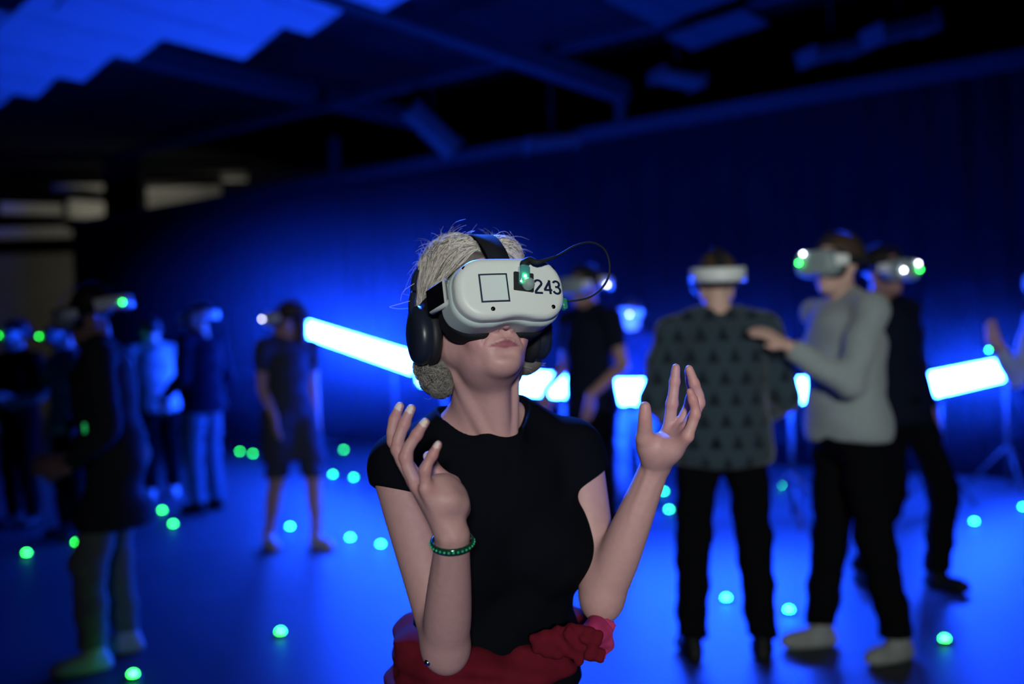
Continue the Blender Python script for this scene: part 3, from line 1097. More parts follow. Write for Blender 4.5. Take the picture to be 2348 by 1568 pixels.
# hair: swept-back mass with combed grooves, loose strands and curls at the nape
v = Vox(H((0, 0, 0)) - np.array([.17, .18, .24]), H((0, 0, 0)) + np.array([.18, .18, .17]), .003)
he = lambda c, r, k=.02, op='u': v.ell(H(c), r, k, H0.M, op)
he((0, -.044, .040), (.088, .120, .091))
he((-.040, -.005, .100), (.046, .070, .036), .03)
he((.042, -.005, .098), (.042, .066, .036), .03)
he((0, -.090, -.035), (.072, .050, .075), .03)
he((-.060, -.050, -.070), (.022, .034, .045), .02)
he((.060, -.050, -.075), (.024, .034, .045), .02)
for q in ((1000, 866, 1.668, .021), (985, 842, 1.675, .021), (1012, 885, 1.66, .015), (1222, 828, 1.74, .016), (1206, 842, 1.745, .013)):
    v.ell(at(*q[:3]), (q[3], q[3], q[3] * 1.15), .015)
he((0, .085, -.03), (.070, .050, .105), .012, 's')
he((0, .030, -.095), (.058, .055, .055), .01, 's')
v.ell(H((0, .02, .125)), (.0165, .10, .012), .012, H0.M, 's')


def comb(X, Y, Z):
    x, y, z = X - H0.o[0], Y - H0.o[1], Z - H0.o[2]
    lx = x * H0.M[0, 0] + y * H0.M[1, 0] + z * H0.M[2, 0]
    ly = x * H0.M[0, 1] + y * H0.M[1, 1] + z * H0.M[2, 1]
    lz = x * H0.M[0, 2] + y * H0.M[1, 2] + z * H0.M[2, 2]
    return .0008 * np.sin(260 * lz - 150 * ly + 60 * lx) + .0006 * np.sin(420 * lz - 260 * ly)


v.displace(comb)
P, Q = v.surface(0)
hair = add_obj('hair', npmesh('hair', P - ROOT, Q), m_hair_mass, woman)
hair['label'] = 'silver blond swept-back hair curling at the nape'
rng = np.random.default_rng(7)
SV, SF, SCOL = [], [], []
HV = v


n_pts = [0]
bright = [1.0]


def strand(pts, r=.0008, n=10):
    pts = spline(pts, n)
    T_ = np.gradient(pts, axis=0)
    T_ /= np.linalg.norm(T_, axis=1)[:, None] + 1e-9
    u = np.cross(T_, [.3, .2, .93])
    u /= np.linalg.norm(u, axis=1)[:, None] + 1e-9
    w = np.cross(T_, u)
    b = 3 * n_pts[0]
    n_pts[0] += n
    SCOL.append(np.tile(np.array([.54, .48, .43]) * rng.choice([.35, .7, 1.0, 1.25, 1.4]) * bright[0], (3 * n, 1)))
    tap = np.linspace(1, .35, n)[:, None] * r
    ring = np.stack([pts + tap * u, pts + tap * (-.5 * u + .87 * w), pts + tap * (-.5 * u - .87 * w)], 1)
    SV.append(ring.reshape(-1, 3))
    i = np.arange(n - 1)[:, None] * 3
    for j in range(3):
        k = (j + 1) % 3
        SF.append(np.concatenate([b + i + j, b + i + 3 + j, b + i + 3 + k, b + i + k], 1))


hc, hr = np.array([0, -.044, .040]), np.array([.088, .120, .091])


TT = np.linspace(.04, .20, 81)


def scalp(n, lift):
    """the point of the hair mass in direction n from the middle of the head, lifted a little"""
    n = np.asarray(n, float) / np.linalg.norm(n)
    d = H0.M @ (n * hr / hr.mean())
    d /= np.linalg.norm(d)
    c = H(hc)
    q = c + TT[:, None] * d
    ii = np.clip(np.round((q - HV.lo) / HV.h).astype(int), 0, HV.n - 1)
    f = HV.f[ii[:, 0], ii[:, 1], ii[:, 2]]
    k = np.nonzero(f < 0)[0]
    k = k[-1] if len(k) else 20
    t = TT[k] + max(0, -f[k])
    return c + d * (t + lift)


for _ in range(3600):          # from the parting under the top strap, back and down both sides
    sx = -1 if rng.random() < .68 else 1
    u_ = rng.random() ** 1.2
    n0 = np.array([sx * rng.uniform(.10, .28), .86 - 1.0 * u_, .55 + .45 * u_])
    n1 = np.array([sx * (.98 - .45 * u_), .22 - 1.1 * u_ + rng.normal(0, .06), rng.normal(-.10, .08)])
    n0, n1 = n0 / np.linalg.norm(n0), n1 / np.linalg.norm(n1)
    lf = rng.uniform(-.0004, .0022)
    bend = rng.normal(0, .05, 3)
    end = rng.uniform(.75, 1.05)
    pts = [scalp(n0 * (1 - q) + n1 * q + (bend + np.array([0, .10, .12])) * math.sin(3.14 * q), lf) for q in np.linspace(0, end, 6)]
    strand(pts, rng.uniform(.0006, .0013), 9)
for _ in range(900):           # under the side strap to the nape
    sx = -1 if rng.random() < .7 else 1
    n0 = np.array([sx * .95, rng.uniform(-.6, .15), rng.uniform(-.1, .1)])
    n1 = np.array([sx * rng.uniform(.55, .85), rng.uniform(-.95, -.25), rng.uniform(-1.25, -.8)])
    lf = rng.uniform(-.0005, .003)
    pts = [scalp(n0 * (1 - q) + n1 * q, lf) + rng.normal(0, .001, 3) for q in np.linspace(0, 1, 5)]
    strand(pts, rng.uniform(.0006, .0012), 8)
bright[0] = .4  # painted shade: the curls below the jaw get a darker colour
for _ in range(2000):           # curls under the left headphone
    bc, br_ = ((at(1000, 866, 1.668), .024), (at(985, 842, 1.675), .023), (at(1010, 884, 1.662), .018))[rng.integers(3)]
    ax1 = rng.normal(0, 1, 3)
    ax1 /= np.linalg.norm(ax1)
    ax2 = np.cross(ax1, rng.normal(0, 1, 3))
    ax2 /= np.linalg.norm(ax2)
    R_ = br_ * rng.uniform(1.0, 1.2)
    a0, sw = rng.uniform(0, 6.28), rng.uniform(.8, 2.4)
    pts = [bc + R_ * (1 + .1 * q) * (ax1 * math.cos(a0 + sw * q) + ax2 * math.sin(a0 + sw * q)) for q in np.linspace(0, 1, 5)]
    strand(pts, rng.uniform(.0004, .0009), 8)
bright[0] = 1.0
for _ in range(70):            # wisps on the right of the jaw
    c = at(rng.uniform(1200, 1228), rng.uniform(808, 850), 1.74)
    pts = [c, c + rng.normal(0, .008, 3), c + rng.normal(0, .014, 3)]
    strand(pts, .0005, 7)
for _ in range(900):           # flyaways standing off the crown and the back of the head
    n = np.array([rng.normal(0, .55), rng.uniform(-.9, .55), rng.uniform(.1, 1.0)])
    p = scalp(n, 0.0)
    d = p - H(hc)
    d /= np.linalg.norm(d)
    tg = np.cross(d, rng.normal(0, 1, 3))
    tg /= np.linalg.norm(tg)
    L = rng.uniform(.006, .020) if rng.random() < .85 else rng.uniform(.02, .034)
    strand([p, p + d * L * .35 + tg * L * .5, p + d * L * .45 + tg * L * 1.1], rng.uniform(.0002, .0004), 6)
for pl in ([(1036, 556), (1032, 528), (1044, 510), (1068, 502)], [(1120, 560), (1140, 536), (1160, 531), (1174, 545)], [(1110, 563), (1112, 545), (1117, 540)], [(1130, 556), (1160, 540), (1182, 552), (1196, 570)],
           [(950, 650), (925, 668), (918, 690)], [(960, 600), (938, 640), (924, 676)], [(940, 690), (905, 700), (893, 704), (915, 708), (945, 706)], [(975, 880), (955, 870), (948, 872)], [(1000, 900), (985, 915), (972, 912)], [(985, 895), (960, 890), (952, 880)]):
    strand([at(a, b, 1.665) for a, b in pl], .0005, 14)
SVa, SFa = np.concatenate(SV), np.concatenate(SF)
hs = add_obj('hair_strands', npmesh('hair_strands', SVa - ROOT, SFa, True, np.concatenate(SCOL)), m_hair, woman)
hs['kind'] = 'stuff'

# ------------------------------------------------------------------ headset (built once, worn by many)
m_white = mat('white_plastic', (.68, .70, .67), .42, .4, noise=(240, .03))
m_side = mat('white_plastic_shaded', (.50, .58, .56), .5, .35)  # same white plastic, with the teal shade of the sides put into its colour
m_rub = mat('black_rubber', (.010, .011, .013), .7, .25)
m_strap = mat('black_elastic', (.012, .013, .017), .8, .2, bump=(600, .2, .0006))
m_hole = mat('black_lens', (.004, .004, .006), .15, .5)
m_navy = mat('navy_ink', (.008, .016, .045), .5, .3)


def rr(x, z, hx, hz, r):
    qx, qz = np.abs(x) - hx + r, np.abs(z) - hz + r
    return np.sqrt(np.maximum(qx, 0) ** 2 + np.maximum(qz, 0) ** 2) + np.minimum(np.maximum(qx, qz), 0) - r


def slab(hx, hz, rc, fc, hd, e, bow=0.0, zc=0.0, taper=0.0):
    def fn(X, Y, Z):
        f = -Y + bow * X * X
        k = 1 + taper * (f - fc)
        d2 = rr(X, Z - zc, hx, hz, rc) - taper * (fc - f) * .5 + e
        dy = np.abs(f - fc) - hd + e
        return np.minimum(np.maximum(d2, dy), 0) + np.sqrt(np.maximum(d2, 0) ** 2 + np.maximum(dy, 0) ** 2) - e
    return fn


def local_mesh(name, build, lo, hi, h):
    v = Vox(lo, hi, h)
    build(v)
    P, Q = v.surface(1)
    return npmesh(name, P, Q)


BOW = 1.35


def b_front(v):
    v.fun(slab(.0905, .0495, .043, .143, .017, .011, BOW, -.004), (0, -.13, 0), (.13, .07, .09))
    v.ell((.004, -.150, -.080), (.036, .06, .028), .012, None, 's')


def b_body(v):
    v.fun(slab(.0935, .0525, .044, .108, .030, .010, BOW * .8, -.006), (0, -.11, 0), (.13, .08, .09))
    v.ell((.0, -.12, -.080), (.030, .09, .026), .012, None, 's')


def b_gasket(v):
    v.fun(slab(.089, .060, .045, .070, .026, .010, BOW * .8, -.006), (0, -.07, 0), (.13, .06, .10))
    v.ell((0, .005, -.02), (.073, .085, .10), .004, None, 's')
    v.ell((0, -.09, -.066), (.022, .09, .028), .012, None, 's')


G_front = local_mesh('front_cover', b_front, (-.11, -.19, -.08), (.11, -.08, .08), .0025)
G_body = local_mesh('body_shell', b_body, (-.115, -.17, -.085), (.115, -.05, .08), .003)
G_gask = local_mesh('face_gasket', b_gasket, (-.11, -.13, -.09), (.11, -.02, .08), .003)


def ribbon(pts, wdir, w, t, n=24):
    pts = spline(pts, n)
    T_ = np.gradient(pts, axis=0)
    T_ /= np.linalg.norm(T_, axis=1)[:, None]
    mb = MB()
    P = []
    for p, d in zip(pts, T_):
        a = np.asarray(wdir, float)
        a = a - d * (a @ d)
        a /= np.linalg.norm(a)
        b = np.cross(d, a)
        P.append([p + a * w / 2 * sx + b * t / 2 * sy for sx, sy in ((-1, -1), (1, -1), (1, 1), (-1, 1))])
    mb.quadgrid(P, closed_v=True)
    return mb


L_ = lambda x, f, z: np.array([x, -f, z])
G_side = [ribbon([L_(s * .096, .080, .004), L_(s * .099, .045, .006), L_(s * .099, .0, .008), L_(s * .096, -.060, .006), L_(s * .074, -.128, -.004), L_(0, -.170, -.010)], (0, 0, 1), .030, .004).mesh('side_strap', True) for s in (-1, 1)]
G_top = ribbon([L_(0, .118, .046), L_(0, .100, .080), L_(0, .060, .118), L_(0, .0, .136), L_(0, -.07, .128), L_(0, -.138, .08), L_(0, -.170, .0)], (1, 0, 0), .036, .004, 30).mesh('top_strap', True)
G_arm = []
for s in (-1, 1):
    mb = MB()
    c = L_(s * .097, .085, .006)
    a = math.radians(-12 * s)
    M = np.array([[math.cos(a), -math.sin(a), 0], [math.sin(a), math.cos(a), 0], [0, 0, 1.0]])
    mb.box(c, (.022, .0055, .032), np.stack([ZD, M[:, 0], M[:, 1]], 1), .005)
    G_arm.append(mb.mesh('strap_arm', True))
G_disc = MB().lathe([(0, .001), (.0034, .001), (.0036, -.004), (0, -.004)], (0, 0, 0), np.stack([np.array([1, 0, 0]), ZD, np.array([0, -1.0, 0])], 1), 16).mesh('camera_hole', True)


def front_f(x):
    """how far forward the front cover reaches at x"""
    return .160 - BOW * x * x


G_front2, G_body2 = G_front.copy(), G_body.copy()
m_white_dim = mat('white_plastic_dimmed', (.24, .29, .285), .5, .3)  # white plastic darkened in colour, as if the far headsets get less light


def make_headset(matrix, label, group='white headsets on the visitors', led=None, glint=None, rear_band=False, hero=False):
    o = empty('vr_headset', matrix=matrix)
    add_obj('front_cover', G_front if hero else G_front2, m_white if hero else m_white_dim, o)
    add_obj('body_shell', G_body if hero else G_body2, m_side if hero else m_white_dim, o)
    add_obj('face_gasket', G_gask, m_rub, o)
    for k in (0, 1):
        add_obj('side_strap', G_side[k], m_strap, o)
        add_obj('strap_arm', G_arm[k], m_white, o)
    add_obj('top_strap', G_top, m_strap, o)
    for x, z in ((-.0386, -.038), (.064, -.035), (-.074, .030), (.074, .030)):
        add_obj('camera_hole', G_disc, m_hole, o, loc=L_(x, front_f(x) + .0002 - (.004 if abs(x) > .07 else .0006 if abs(x) > .05 else 0), z))
    if rear_band:
        add_obj('rear_band', G_rear, m_white, o)
    if led is not None:
        g = add_obj('status_led', G_led, m_green, o, loc=led)
        g['label'] = 'small glowing green led'
    if glint is not None:
        for q in ([glint] if np.ndim(glint) == 1 else glint):
            g = add_obj('lamp', G_lamp, m_wled, o, loc=q)
            g['label'] = 'small white glowing lamp'
    tag(o, label, 'headset', group)
    return o


def sphere_mesh(name, r, n=12):
    return MB().lathe([(r * math.sin(math.pi * i / 8), r * math.cos(math.pi * i / 8)) for i in range(9)], n=n).mesh(name, True)


G_led = sphere_mesh('status_led', .0065)
G_lamp = sphere_mesh('lamp', .0065)
m_wled = mat('white_led', (.9, .9, .9), .3, .4, emit=(.78, .82, 1.0), estr=22.0)
G_rear = ribbon([L_(-.104, -.02, .02), L_(-.102, -.080, .02), L_(-.068, -.148, .015), L_(0, -.182, .012), L_(.068, -.148, .015), L_(.102, -.080, .02), L_(.104, -.02, .02)], (0, 0, 1), .058, .018, 26).mesh('rear_band', True)

hm = H0.matrix()
hs_ = make_headset(hm, 'white headset numbered 243 worn by the woman in front', hero=True)


def hloc(p):
    l = H0.loc(p)
    return np.array([l[0], -l[1], l[2]])


# sticker frame, number, led clip, cable
def on_front(x, z, lift=.0):
    return L_(x, front_f(x) + lift, z)


def patch(x0, x1, z0, z1, lift, name, m, parent, n=8, thick=.0006):
    mb = MB()
    P = [[on_front(x, z, lift) for x in np.linspace(x0, x1, n)] for z in (z0, z1)]
    B = [[on_front(x, z, lift - thick - .0012) for x in np.linspace(x0, x1, n)] for z in (z0, z1)]
    mb.quadgrid(np.array([P[0], P[1], B[1], B[0]]), closed_u=True)
    return add_obj(name, mb.mesh(name), m, parent)


st = patch(-.0555, -.0095, -.0275, .0185, .0004, 'sticker', m_navy, hs_)
st['label'] = 'square sticker with a dark rim'
patch(-.0528, -.0122, -.0248, .0158, .0008, 'sticker_face', mat('sticker_paper', (.62, .66, .66), .55, .3), st)


def glyph_strokes():
    arc = lambda cx, cy, rx, ry, a0, a1, n=14: [(cx + rx * math.cos(math.radians(a)), cy + ry * math.sin(math.radians(a))) for a in np.linspace(a0, a1, n)]
    two = arc(.27, .735, .205, .205, 165, -35) + [(.34, .50), (.20, .33), (.09, .17), (.065, .06)]
    return [[(0.0, two), (0.0, [(.02, .06), (.50, .06)])],
            [(.57, [(.40, .0), (.40, .98)]), (.57, [(.44, .945), (.06, .29)]), (.57, [(.02, .285), (.53, .285)])],
            [(1.14, arc(.25, .725, .19, .205, 160, -80)), (1.14, [(.17, .525), (.27, .525)]), (1.14, arc(.25, .29, .215, .235, 82, -165))]]


dmb = MB()
SW, GH = .072, .0235
for gi, strokes in enumerate(glyph_strokes()):
    for si, (off, pl) in enumerate(strokes):
        pl = np.array(pl, float)
        tg = np.gradient(pl, axis=0)
        tg /= np.linalg.norm(tg, axis=1)[:, None]
        nr = np.stack([-tg[:, 1], tg[:, 0]], 1) * SW
        rows = []
        for sd in (-1, 1):
            q = pl + nr * sd
            rows.append([on_front(.0335 + (off + a) * GH * 1.26, -.0145 + b * GH, .0005 + .00004 * (si + gi)) for a, b in q])
        dmb.quadgrid(np.array(rows[::-1]))
dm = dmb.mesh('digits')
g = add_obj('digits', dm, m_navy, hs_)
g['label'] = 'dark number 243'
add_obj('vent_slot', MB().box(L_(-.028, .130, -.0535), (.012, .003, .0008), None).mesh('vent_slot'), m_white, hs_)
# velcro backing, clear lamp body, dome, glowing core
mq = math.radians(7)
Mt = np.array([[math.cos(mq), 0, math.sin(mq)], [0, 1, 0], [-math.sin(mq), 0, math.cos(mq)]])
add_obj('velcro_patch', MB().box(on_front(.0165, .004, .001), (.0165, .0022, .0150), Mt, .001).mesh('velcro_patch'), m_rub, hs_)
m_teal = mat('clear_teal_plastic', (.10, .42, .42), .12, .5, trans=.35)
m_clear = mat('clear_dome', (.55, .75, .70), .06, .5, trans=.6)
cl = add_obj('led_clip', MB().box(on_front(.0165, .013, .0065), (.0088, .0055, .0160), Mt, .003).mesh('led_clip', True), m_teal, hs_)
cl['label'] = 'clear teal led clip'
add_obj('led_dome', sphere_mesh('led_dome', .0105, 18), m_clear, cl, loc=on_front(.0205, -.0015, .0085))
add_obj('led_core', sphere_mesh('led_core', .0022), mat('green_led_core', (.3, .9, .5), .3, .4, emit=(.10, 1.0, .25), estr=60.0), cl, loc=on_front(.0150, .0095, .0135))
add_obj('led_core', sphere_mesh('led_core', .0016), MATS['green_led_core'], cl, loc=on_front(.0085, .002, .0105))
cab = [on_front(.0145, .029, .006), on_front(.030, .0385, .006), hloc(at(1235, 601, 1.545)), hloc(at(1275, 588, 1.565)), hloc(at(1320, 563, 1.60)), hloc(at(1358, 556, 1.62)), hloc(at(1388, 575, 1.635)), hloc(at(1398, 615, 1.64)), hloc(at(1388, 650, 1.635)), hloc(at(1358, 678, 1.625)), hloc(at(1325, 688, 1.615)), hloc(at(1297, 690, 1.61))]
add_obj('cable', MB().tube(spline(cab, 60), .0018, 8).mesh('cable', True), m_rub, hs_)
add_obj('cable_tape', MB().tube(spline(cab[:4], 12), [.004, .0065, .0065, .006, .0055, .005, .0045, .004, .0035, .003, .0025, .002], 8).mesh('cable_tape', True), m_rub, hs_)
c0 = hloc(at(1293, 697, 1.61))
g = add_obj('plug', MB().box(c0, (.0045, .006, .009), None, .002).mesh('plug', True), mat('green_plug', (.02, .20, .12), .3, .5), hs_)
for k in (0, 1):
    s = -1 if k == 0 else 1
    a = math.radians(-12 * s)
    M = np.array([[math.cos(a), -math.sin(a), 0], [math.sin(a), math.cos(a), 0], [0, 0, 1.0]])
    add_obj('arm_label', MB().box(L_(s * .1025, .082, .006) , (.0175, .0015, .026), np.stack([ZD, M[:, 0], M[:, 1]], 1)).mesh('arm_label'), m_hole, hs_)

# ------------------------------------------------------------------ headphones
hp = empty('headphones', matrix=hm)
m_hp = mat('dark_blue_plastic', (.012, .016, .030), .35, .4)
m_cush = mat('black_leatherette', (.014, .015, .018), .55, .3)
for s in (-1, 1):
    M = np.stack([np.array([0, 1.0, 0]), np.array([0, 0, float(s)]), np.array([float(s), 0, 0])], 1)
    cup = add_obj('ear_cup', MB().lathe([(.040, .0), (.043, .008), (.043, .016), (.038, .024), (.026, .028), (.0, .029)], L_(s * .094, -.012, -.030), M @ np.diag([1, 1.15, 1]), 32).mesh('ear_cup', True), m_hp, hp)
    add_obj('cushion', MB().lathe([(.020, -.004), (.022, -.014), (.032, -.018), (.042, -.012), (.044, -.002), (.038, .004), (.020, .004)], L_(s * .094, -.012, -.030), M @ np.diag([1, 1.15, 1]), 32).mesh('cushion', True), m_cush, cup)
    add_obj('yoke', MB().tube(spline([L_(s * .112, -.012, -.02), L_(s * .113, -.022, .02), L_(s * .104, -.03, .05)], 10), .005, 8).mesh('yoke', True), m_hp, cup)
    add_obj('rivet', sphere_mesh('rivet', .003), MATS['polished_steel'], cup, loc=L_(s * .114, -.022, .012))
add_obj('headband', ribbon([L_(-.104, -.03, .05), L_(-.092, -.036, .09), L_(-.05, -.040, .126), L_(0, -.042, .136), L_(.05, -.040, .126), L_(.092, -.036, .09), L_(.104, -.03, .05)], (0, 1, 0), .016, .006, 30).mesh('headband', True), m_hp, hp)
tag(hp, 'dark over-ear headphones worn by the woman in front', 'headphones')
# ------------------------------------------------------------------ the other visitors
def hand_generic(v, W, d, palm, size=1.0, curl=.35, side=1):
    """open relaxed hand: wrist W, finger direction d, palm normal, side = +1/-1 for where the thumb goes"""
    d = np.asarray(d, float) / np.linalg.norm(d)
    palm = np.asarray(palm, float) - d * np.dot(palm, d)
    palm /= np.linalg.norm(palm)
    lat = np.cross(d, palm) * side
    for k, (o, L) in enumerate(((.030, .078), (.010, .086), (-.010, .080), (-.028, .062))):
        kn = W + (d * .085 + lat * o) * size
        v.cone(W + lat * o * .4 * size, kn, .016 * size, .0125 * size, .012)
        a = kn + (d * math.cos(curl * .5) + palm * math.sin(curl * .5)) * L * .45 * size
        b = a + (d * math.cos(curl * 1.4) + palm * math.sin(curl * 1.4)) * L * .55 * size
        v.chain([kn, a, b], [.0105, .0100, .0085], .003)
    t0 = W + (d * .025 + lat * .022) * size
    t1 = W + (d * .06 + lat * .050 + palm * .015) * size
    t2 = W + (d * .092 + lat * .058 + palm * .02) * size
    v.chain([t0, t1, t2], [.017, .0125, .0095], .008)


def person(ground, yaw, Hh, label, skin, top, trouser, shoe, hairc, pose=None, long_sleeve=True, top_len=.84, shorts=None, head_yaw=0, head_pitch=0, bulk=1.0, lean=(0, 0), hair_long=False, top_name='sweater', leg_name='trousers', barefoot=False):
    pose = pose or {}
    s = Hh / 1.75
    J = {'hipL': (.09, 0, .92), 'hipR': (-.09, 0, .92), 'kneeL': (.10, .02, .50), 'kneeR': (-.10, .02, .50), 'ankL': (.11, -.02, .085), 'ankR': (-.11, -.02, .085),
         'shL': (.19, 0, 1.43), 'shR': (-.19, 0, 1.43), 'elL': (.25, -.03, 1.14), 'elR': (-.25, -.03, 1.14), 'wrL': (.26, .06, .90), 'wrR': (-.26, .06, .90),
         'handL': (0, .2, -1), 'handR': (0, .2, -1), 'palmL': (-1, 0, 0), 'palmR': (1, 0, 0), 'toeL': (.15, 1), 'toeR': (-.15, 1)}
    J.update(pose)
    lx, lf = lean

    def j(n):
        x, f, z = J[n]
        k = 0
        if n[:2] in ('sh', 'el', 'wr') and n not in pose:
            k = min(1, max(0, (z - .9) / .55)) if n[:2] == 'sh' else .8
        elif n[:2] == 'sh':
            k = 0
        return L_(x + lx * k, f + lf * k, z) * s
    tw = lambda x, f, z: L_(x + lx * min(1, max(0, (z - .9) / .55)), f + lf * min(1, max(0, (z - .9) / .55)), z) * s
    hy, hp_ = math.radians(head_yaw), math.radians(head_pitch)
    hf = Frame(tw(0, .02, 1.635), head_yaw, head_pitch)
    allp = np.array([j(n) for n in J if n[:2] in ('sh', 'el', 'wr', 'hi', 'kn', 'an')] + [tw(0, 0, 1.8)])
    lo_, hi_ = allp.min(0) - .24, allp.max(0) + .24
    lo_[2] = -.01
    b = bulk
    # body
    v = Vox(lo_, hi_, .0085)
    v.ell(tw(0, 0, 1.26), np.array((.150 * b, .105 * b, .23)) * s, .03)
    v.ell(tw(0, 0, 1.02), np.array((.140 * b, .105 * b, .16)) * s, .05)
    v.ell(tw(0, -.01, .93), np.array((.155, .11, .12)) * s, .05)
    v.cone(j('shL'), j('shR'), .055 * s, .055 * s, .04)
    v.cone(tw(0, -.01, 1.44), hf.w((0, -.015, -.07)), .062 * s, .052 * s, .04)
    head_sdf(v, hf, 1.03 * s, False)
    for q in 'LR':
        v.chain([j('sh' + q), j('el' + q)], [.050 * s, .038 * s], .012)
        v.chain([j('el' + q), (j('el' + q) * .7 + j('wr' + q) * .3), j('wr' + q)], [.037 * s, .036 * s, .026 * s], .008)
        hx, hff, hz = J['hand' + q]
        px, pf, pz = J['palm' + q]
        hand_generic(v, j('wr' + q), L_(hx, hff, hz), L_(px, pf, pz), s, .4, 1 if q == 'L' else -1)
        v.chain([j('hip' + q), j('knee' + q), j('ank' + q)], [.085 * s, .056 * s, .036 * s], .03)
        v.cone(j('knee' + q) * .7 + j('ank' + q) * .3 + L_(0, -.012, 0), j('knee' + q) * .45 + j('ank' + q) * .55, .052 * s, .042 * s, .03)
        t = J['toe' + q]
        a = j('ank' + q)
        fd = L_(t[0], t[1], 0)
        fd /= np.linalg.norm(fd)
        v.cone(a * np.array([1, 1, 0]) + ZD * (a[2] - .045) + fd * -.03, a * np.array([1, 1, 0]) + ZD * (a[2] - .06) + fd * .15, .034, .024, .02)
    P, Q = v.surface(1)
    root = empty('person', ground)
    root.rotation_euler[2] = math.radians(yaw)
    add_obj('body', npmesh('body', P, Q), mat('skin_%d' % int(skin[0] * 1000), skin, .5, .3), root)
    # top
    h2 = .0105
    v = Vox(lo_, hi_, h2)
    v.ell(tw(0, 0, 1.26), np.array((.174 * b, .134 * b, .25)) * s, .03)
    v.ell(tw(0, 0, 1.02), np.array((.170 * b, .132 * b, .19)) * s, .06)
    v.ell(tw(0, -.01, top_len + .05), np.array((.180 * b, .140 * b, .14)) * s, .06)
    v.cone(j('shL'), j('shR'), .068 * s, .068 * s, .04)
    for sx in (-1, 1):
        v.cone(tw(sx * .03, -.015, 1.50), tw(sx * .15, -.005, 1.44), .045 * s, .055 * s, .03)
    if top_len < .8:            # long hem falls over the thighs
        for q in 'LR':
            v.chain([j('hip' + q), j('knee' + q)], [.122 * s, .108 * s], .05)
    v.half(tw(0, 0, top_len), (0, 0, -1))
    v.cone(tw(0, .0, 1.535), tw(0, .02, 1.70), .060 * s, .09 * s, .005, 's')
    for q in 'LR':
        e = Vox(lo_, hi_, h2)
        e.chain([j('sh' + q), j('el' + q)], [.061 * b * s, .058 * b * s], .012)
        if long_sleeve:
            e.chain([j('el' + q), j('wr' + q)], [.057 * b * s, .042 * s], .012)
            e.half(j('wr' + q) * .93 + j('el' + q) * .07, j('wr' + q) - j('el' + q))
        else:
            e.half(j('el' + q) * .6 + j('sh' + q) * .4, j('el' + q) - j('sh' + q))
        v.f = smin(v.f, e.f, .02)
    v.displace(lambda X, Y, Z: .004 * np.sin(34 * Z + 14 * X + 9 * Y) + .003 * np.sin(21 * X - 40 * Z))
    P, Q = v.surface(1)
    add_obj(top_name, npmesh(top_name, P, Q), top, root)
    # trousers
    v = Vox(lo_, np.array([hi_[0], hi_[1], 1.12 * s]), h2)
    v.ell(tw(0, -.005, .95), np.array((.170 * max(1, .93 * b), .134 * max(1, b), .15)) * s, .04)
    cutz = .10 if shorts is None else shorts
    for q in 'LR':
        v.chain([j('hip' + q), j('knee' + q), j('ank' + q)], [.098 * s, .078 * s, .066 * s], .025)
    v.half(L_(0, 0, cutz), (0, 0, -1))
    v.displace(lambda X, Y, Z: .004 * np.sin(30 * Z + 22 * X) + .003 * np.sin(55 * Z - 18 * Y))
    P, Q = v.surface(1)
    add_obj(leg_name, npmesh(leg_name, P, Q), trouser, root)
    if not barefoot:
        for q in 'LR':
            t = J['toe' + q]
            fd = L_(t[0], t[1], 0)
            a = j('ank' + q)
            P, Q = shoe_mesh('shoe', a, fd)
            P[:, 2] += max(0, a[2] - .085)
            add_obj('shoe', npmesh('shoe', P, Q), shoe, root)
    # hair
    v = Vox(hf.o - .2, hf.o + .2, .008)
    v.ell(hf.w((0, -.020, .042)), np.array((.083, .100, .088)) * s, .01, hf.M)
    if hair_long:
        v.cone(hf.w((0, -.07, .02)), hf.w((0, -.085, -.15)), .07 * s, .05 * s, .03)
    v.ell(hf.w((0, .075, -.035)), np.array((.085, .065, .095)) * s, .01, hf.M, 's')
    v.ell(hf.w((0, .02, -.09)), np.array((.09, .08, .05)) * s, .01, hf.M, 's') if not hair_long else None
    P, Q = v.surface(1)
    add_obj('hair', npmesh('hair', P, Q), mat('hair_%d' % int(hairc[0] * 1000), hairc, .6, .3), root)
    tag(root, label, 'person', 'visitors wearing headsets')
    # where a headset sits
    bpy.context.view_layer.update()
    R = Matrix.Translation(Vector(ground)) @ Matrix.Rotation(math.radians(yaw), 4, 'Z')
    return R @ hf.matrix() @ Matrix.Diagonal((1.03 * s, 1.03 * s, 1.03 * s, 1))


def ground_at(px, py):
    p = onz(px, py, 0)
    return (p[0], p[1], 0)


def ground_d(px, Y):
    """on the floor at distance Y in picture column px"""
    p = at(px, 784, Y)
    x = p[0]
    return (x, Y, 0)


SK1, SK2, SK3 = (.46, .27, .21), (.30, .165, .13), (.50, .31, .25)
DARK, BROWN, GREYH = (.012, .010, .010), (.05, .03, .02), (.2, .19, .18)
cl_navy = mat('navy_cloth', (.006, .008, .016), .9, .05)
cl_black = mat('black_cloth', (.0028, .0028, .0035), .95, .04)
cl_grey = mat('light_grey_fleece', (.23, .26, .26), .95, .1, sheen=.2, noise=(40, .12))
cl_white = mat('white_cotton', (.36, .37, .38), .9, .1)
cl_jean = mat('pale_denim', (.10, .115, .14), .9, .1, noise=(50, .2))
cl_khaki = mat('khaki_cotton', (.15, .155, .13), .9, .1, noise=(30, .15))
cl_teal = mat('grey_green_cotton', (.20, .26, .25), .9, .1)
cl_jacket = mat('dark_grey_jacket', (.018, .019, .021), .85, .15)
cl_dress = mat('dark_blue_linen', (.04, .046, .064), .9, .1)
sh_white = mat('pale_shoe', (.5, .5, .5), .7, .2)
sh_grey = mat('grey_shoe', (.20, .21, .20), .8, .2, noise=(30, .3))
sh_black = mat('black_shoe', (.004, .004, .004), .6, .2)

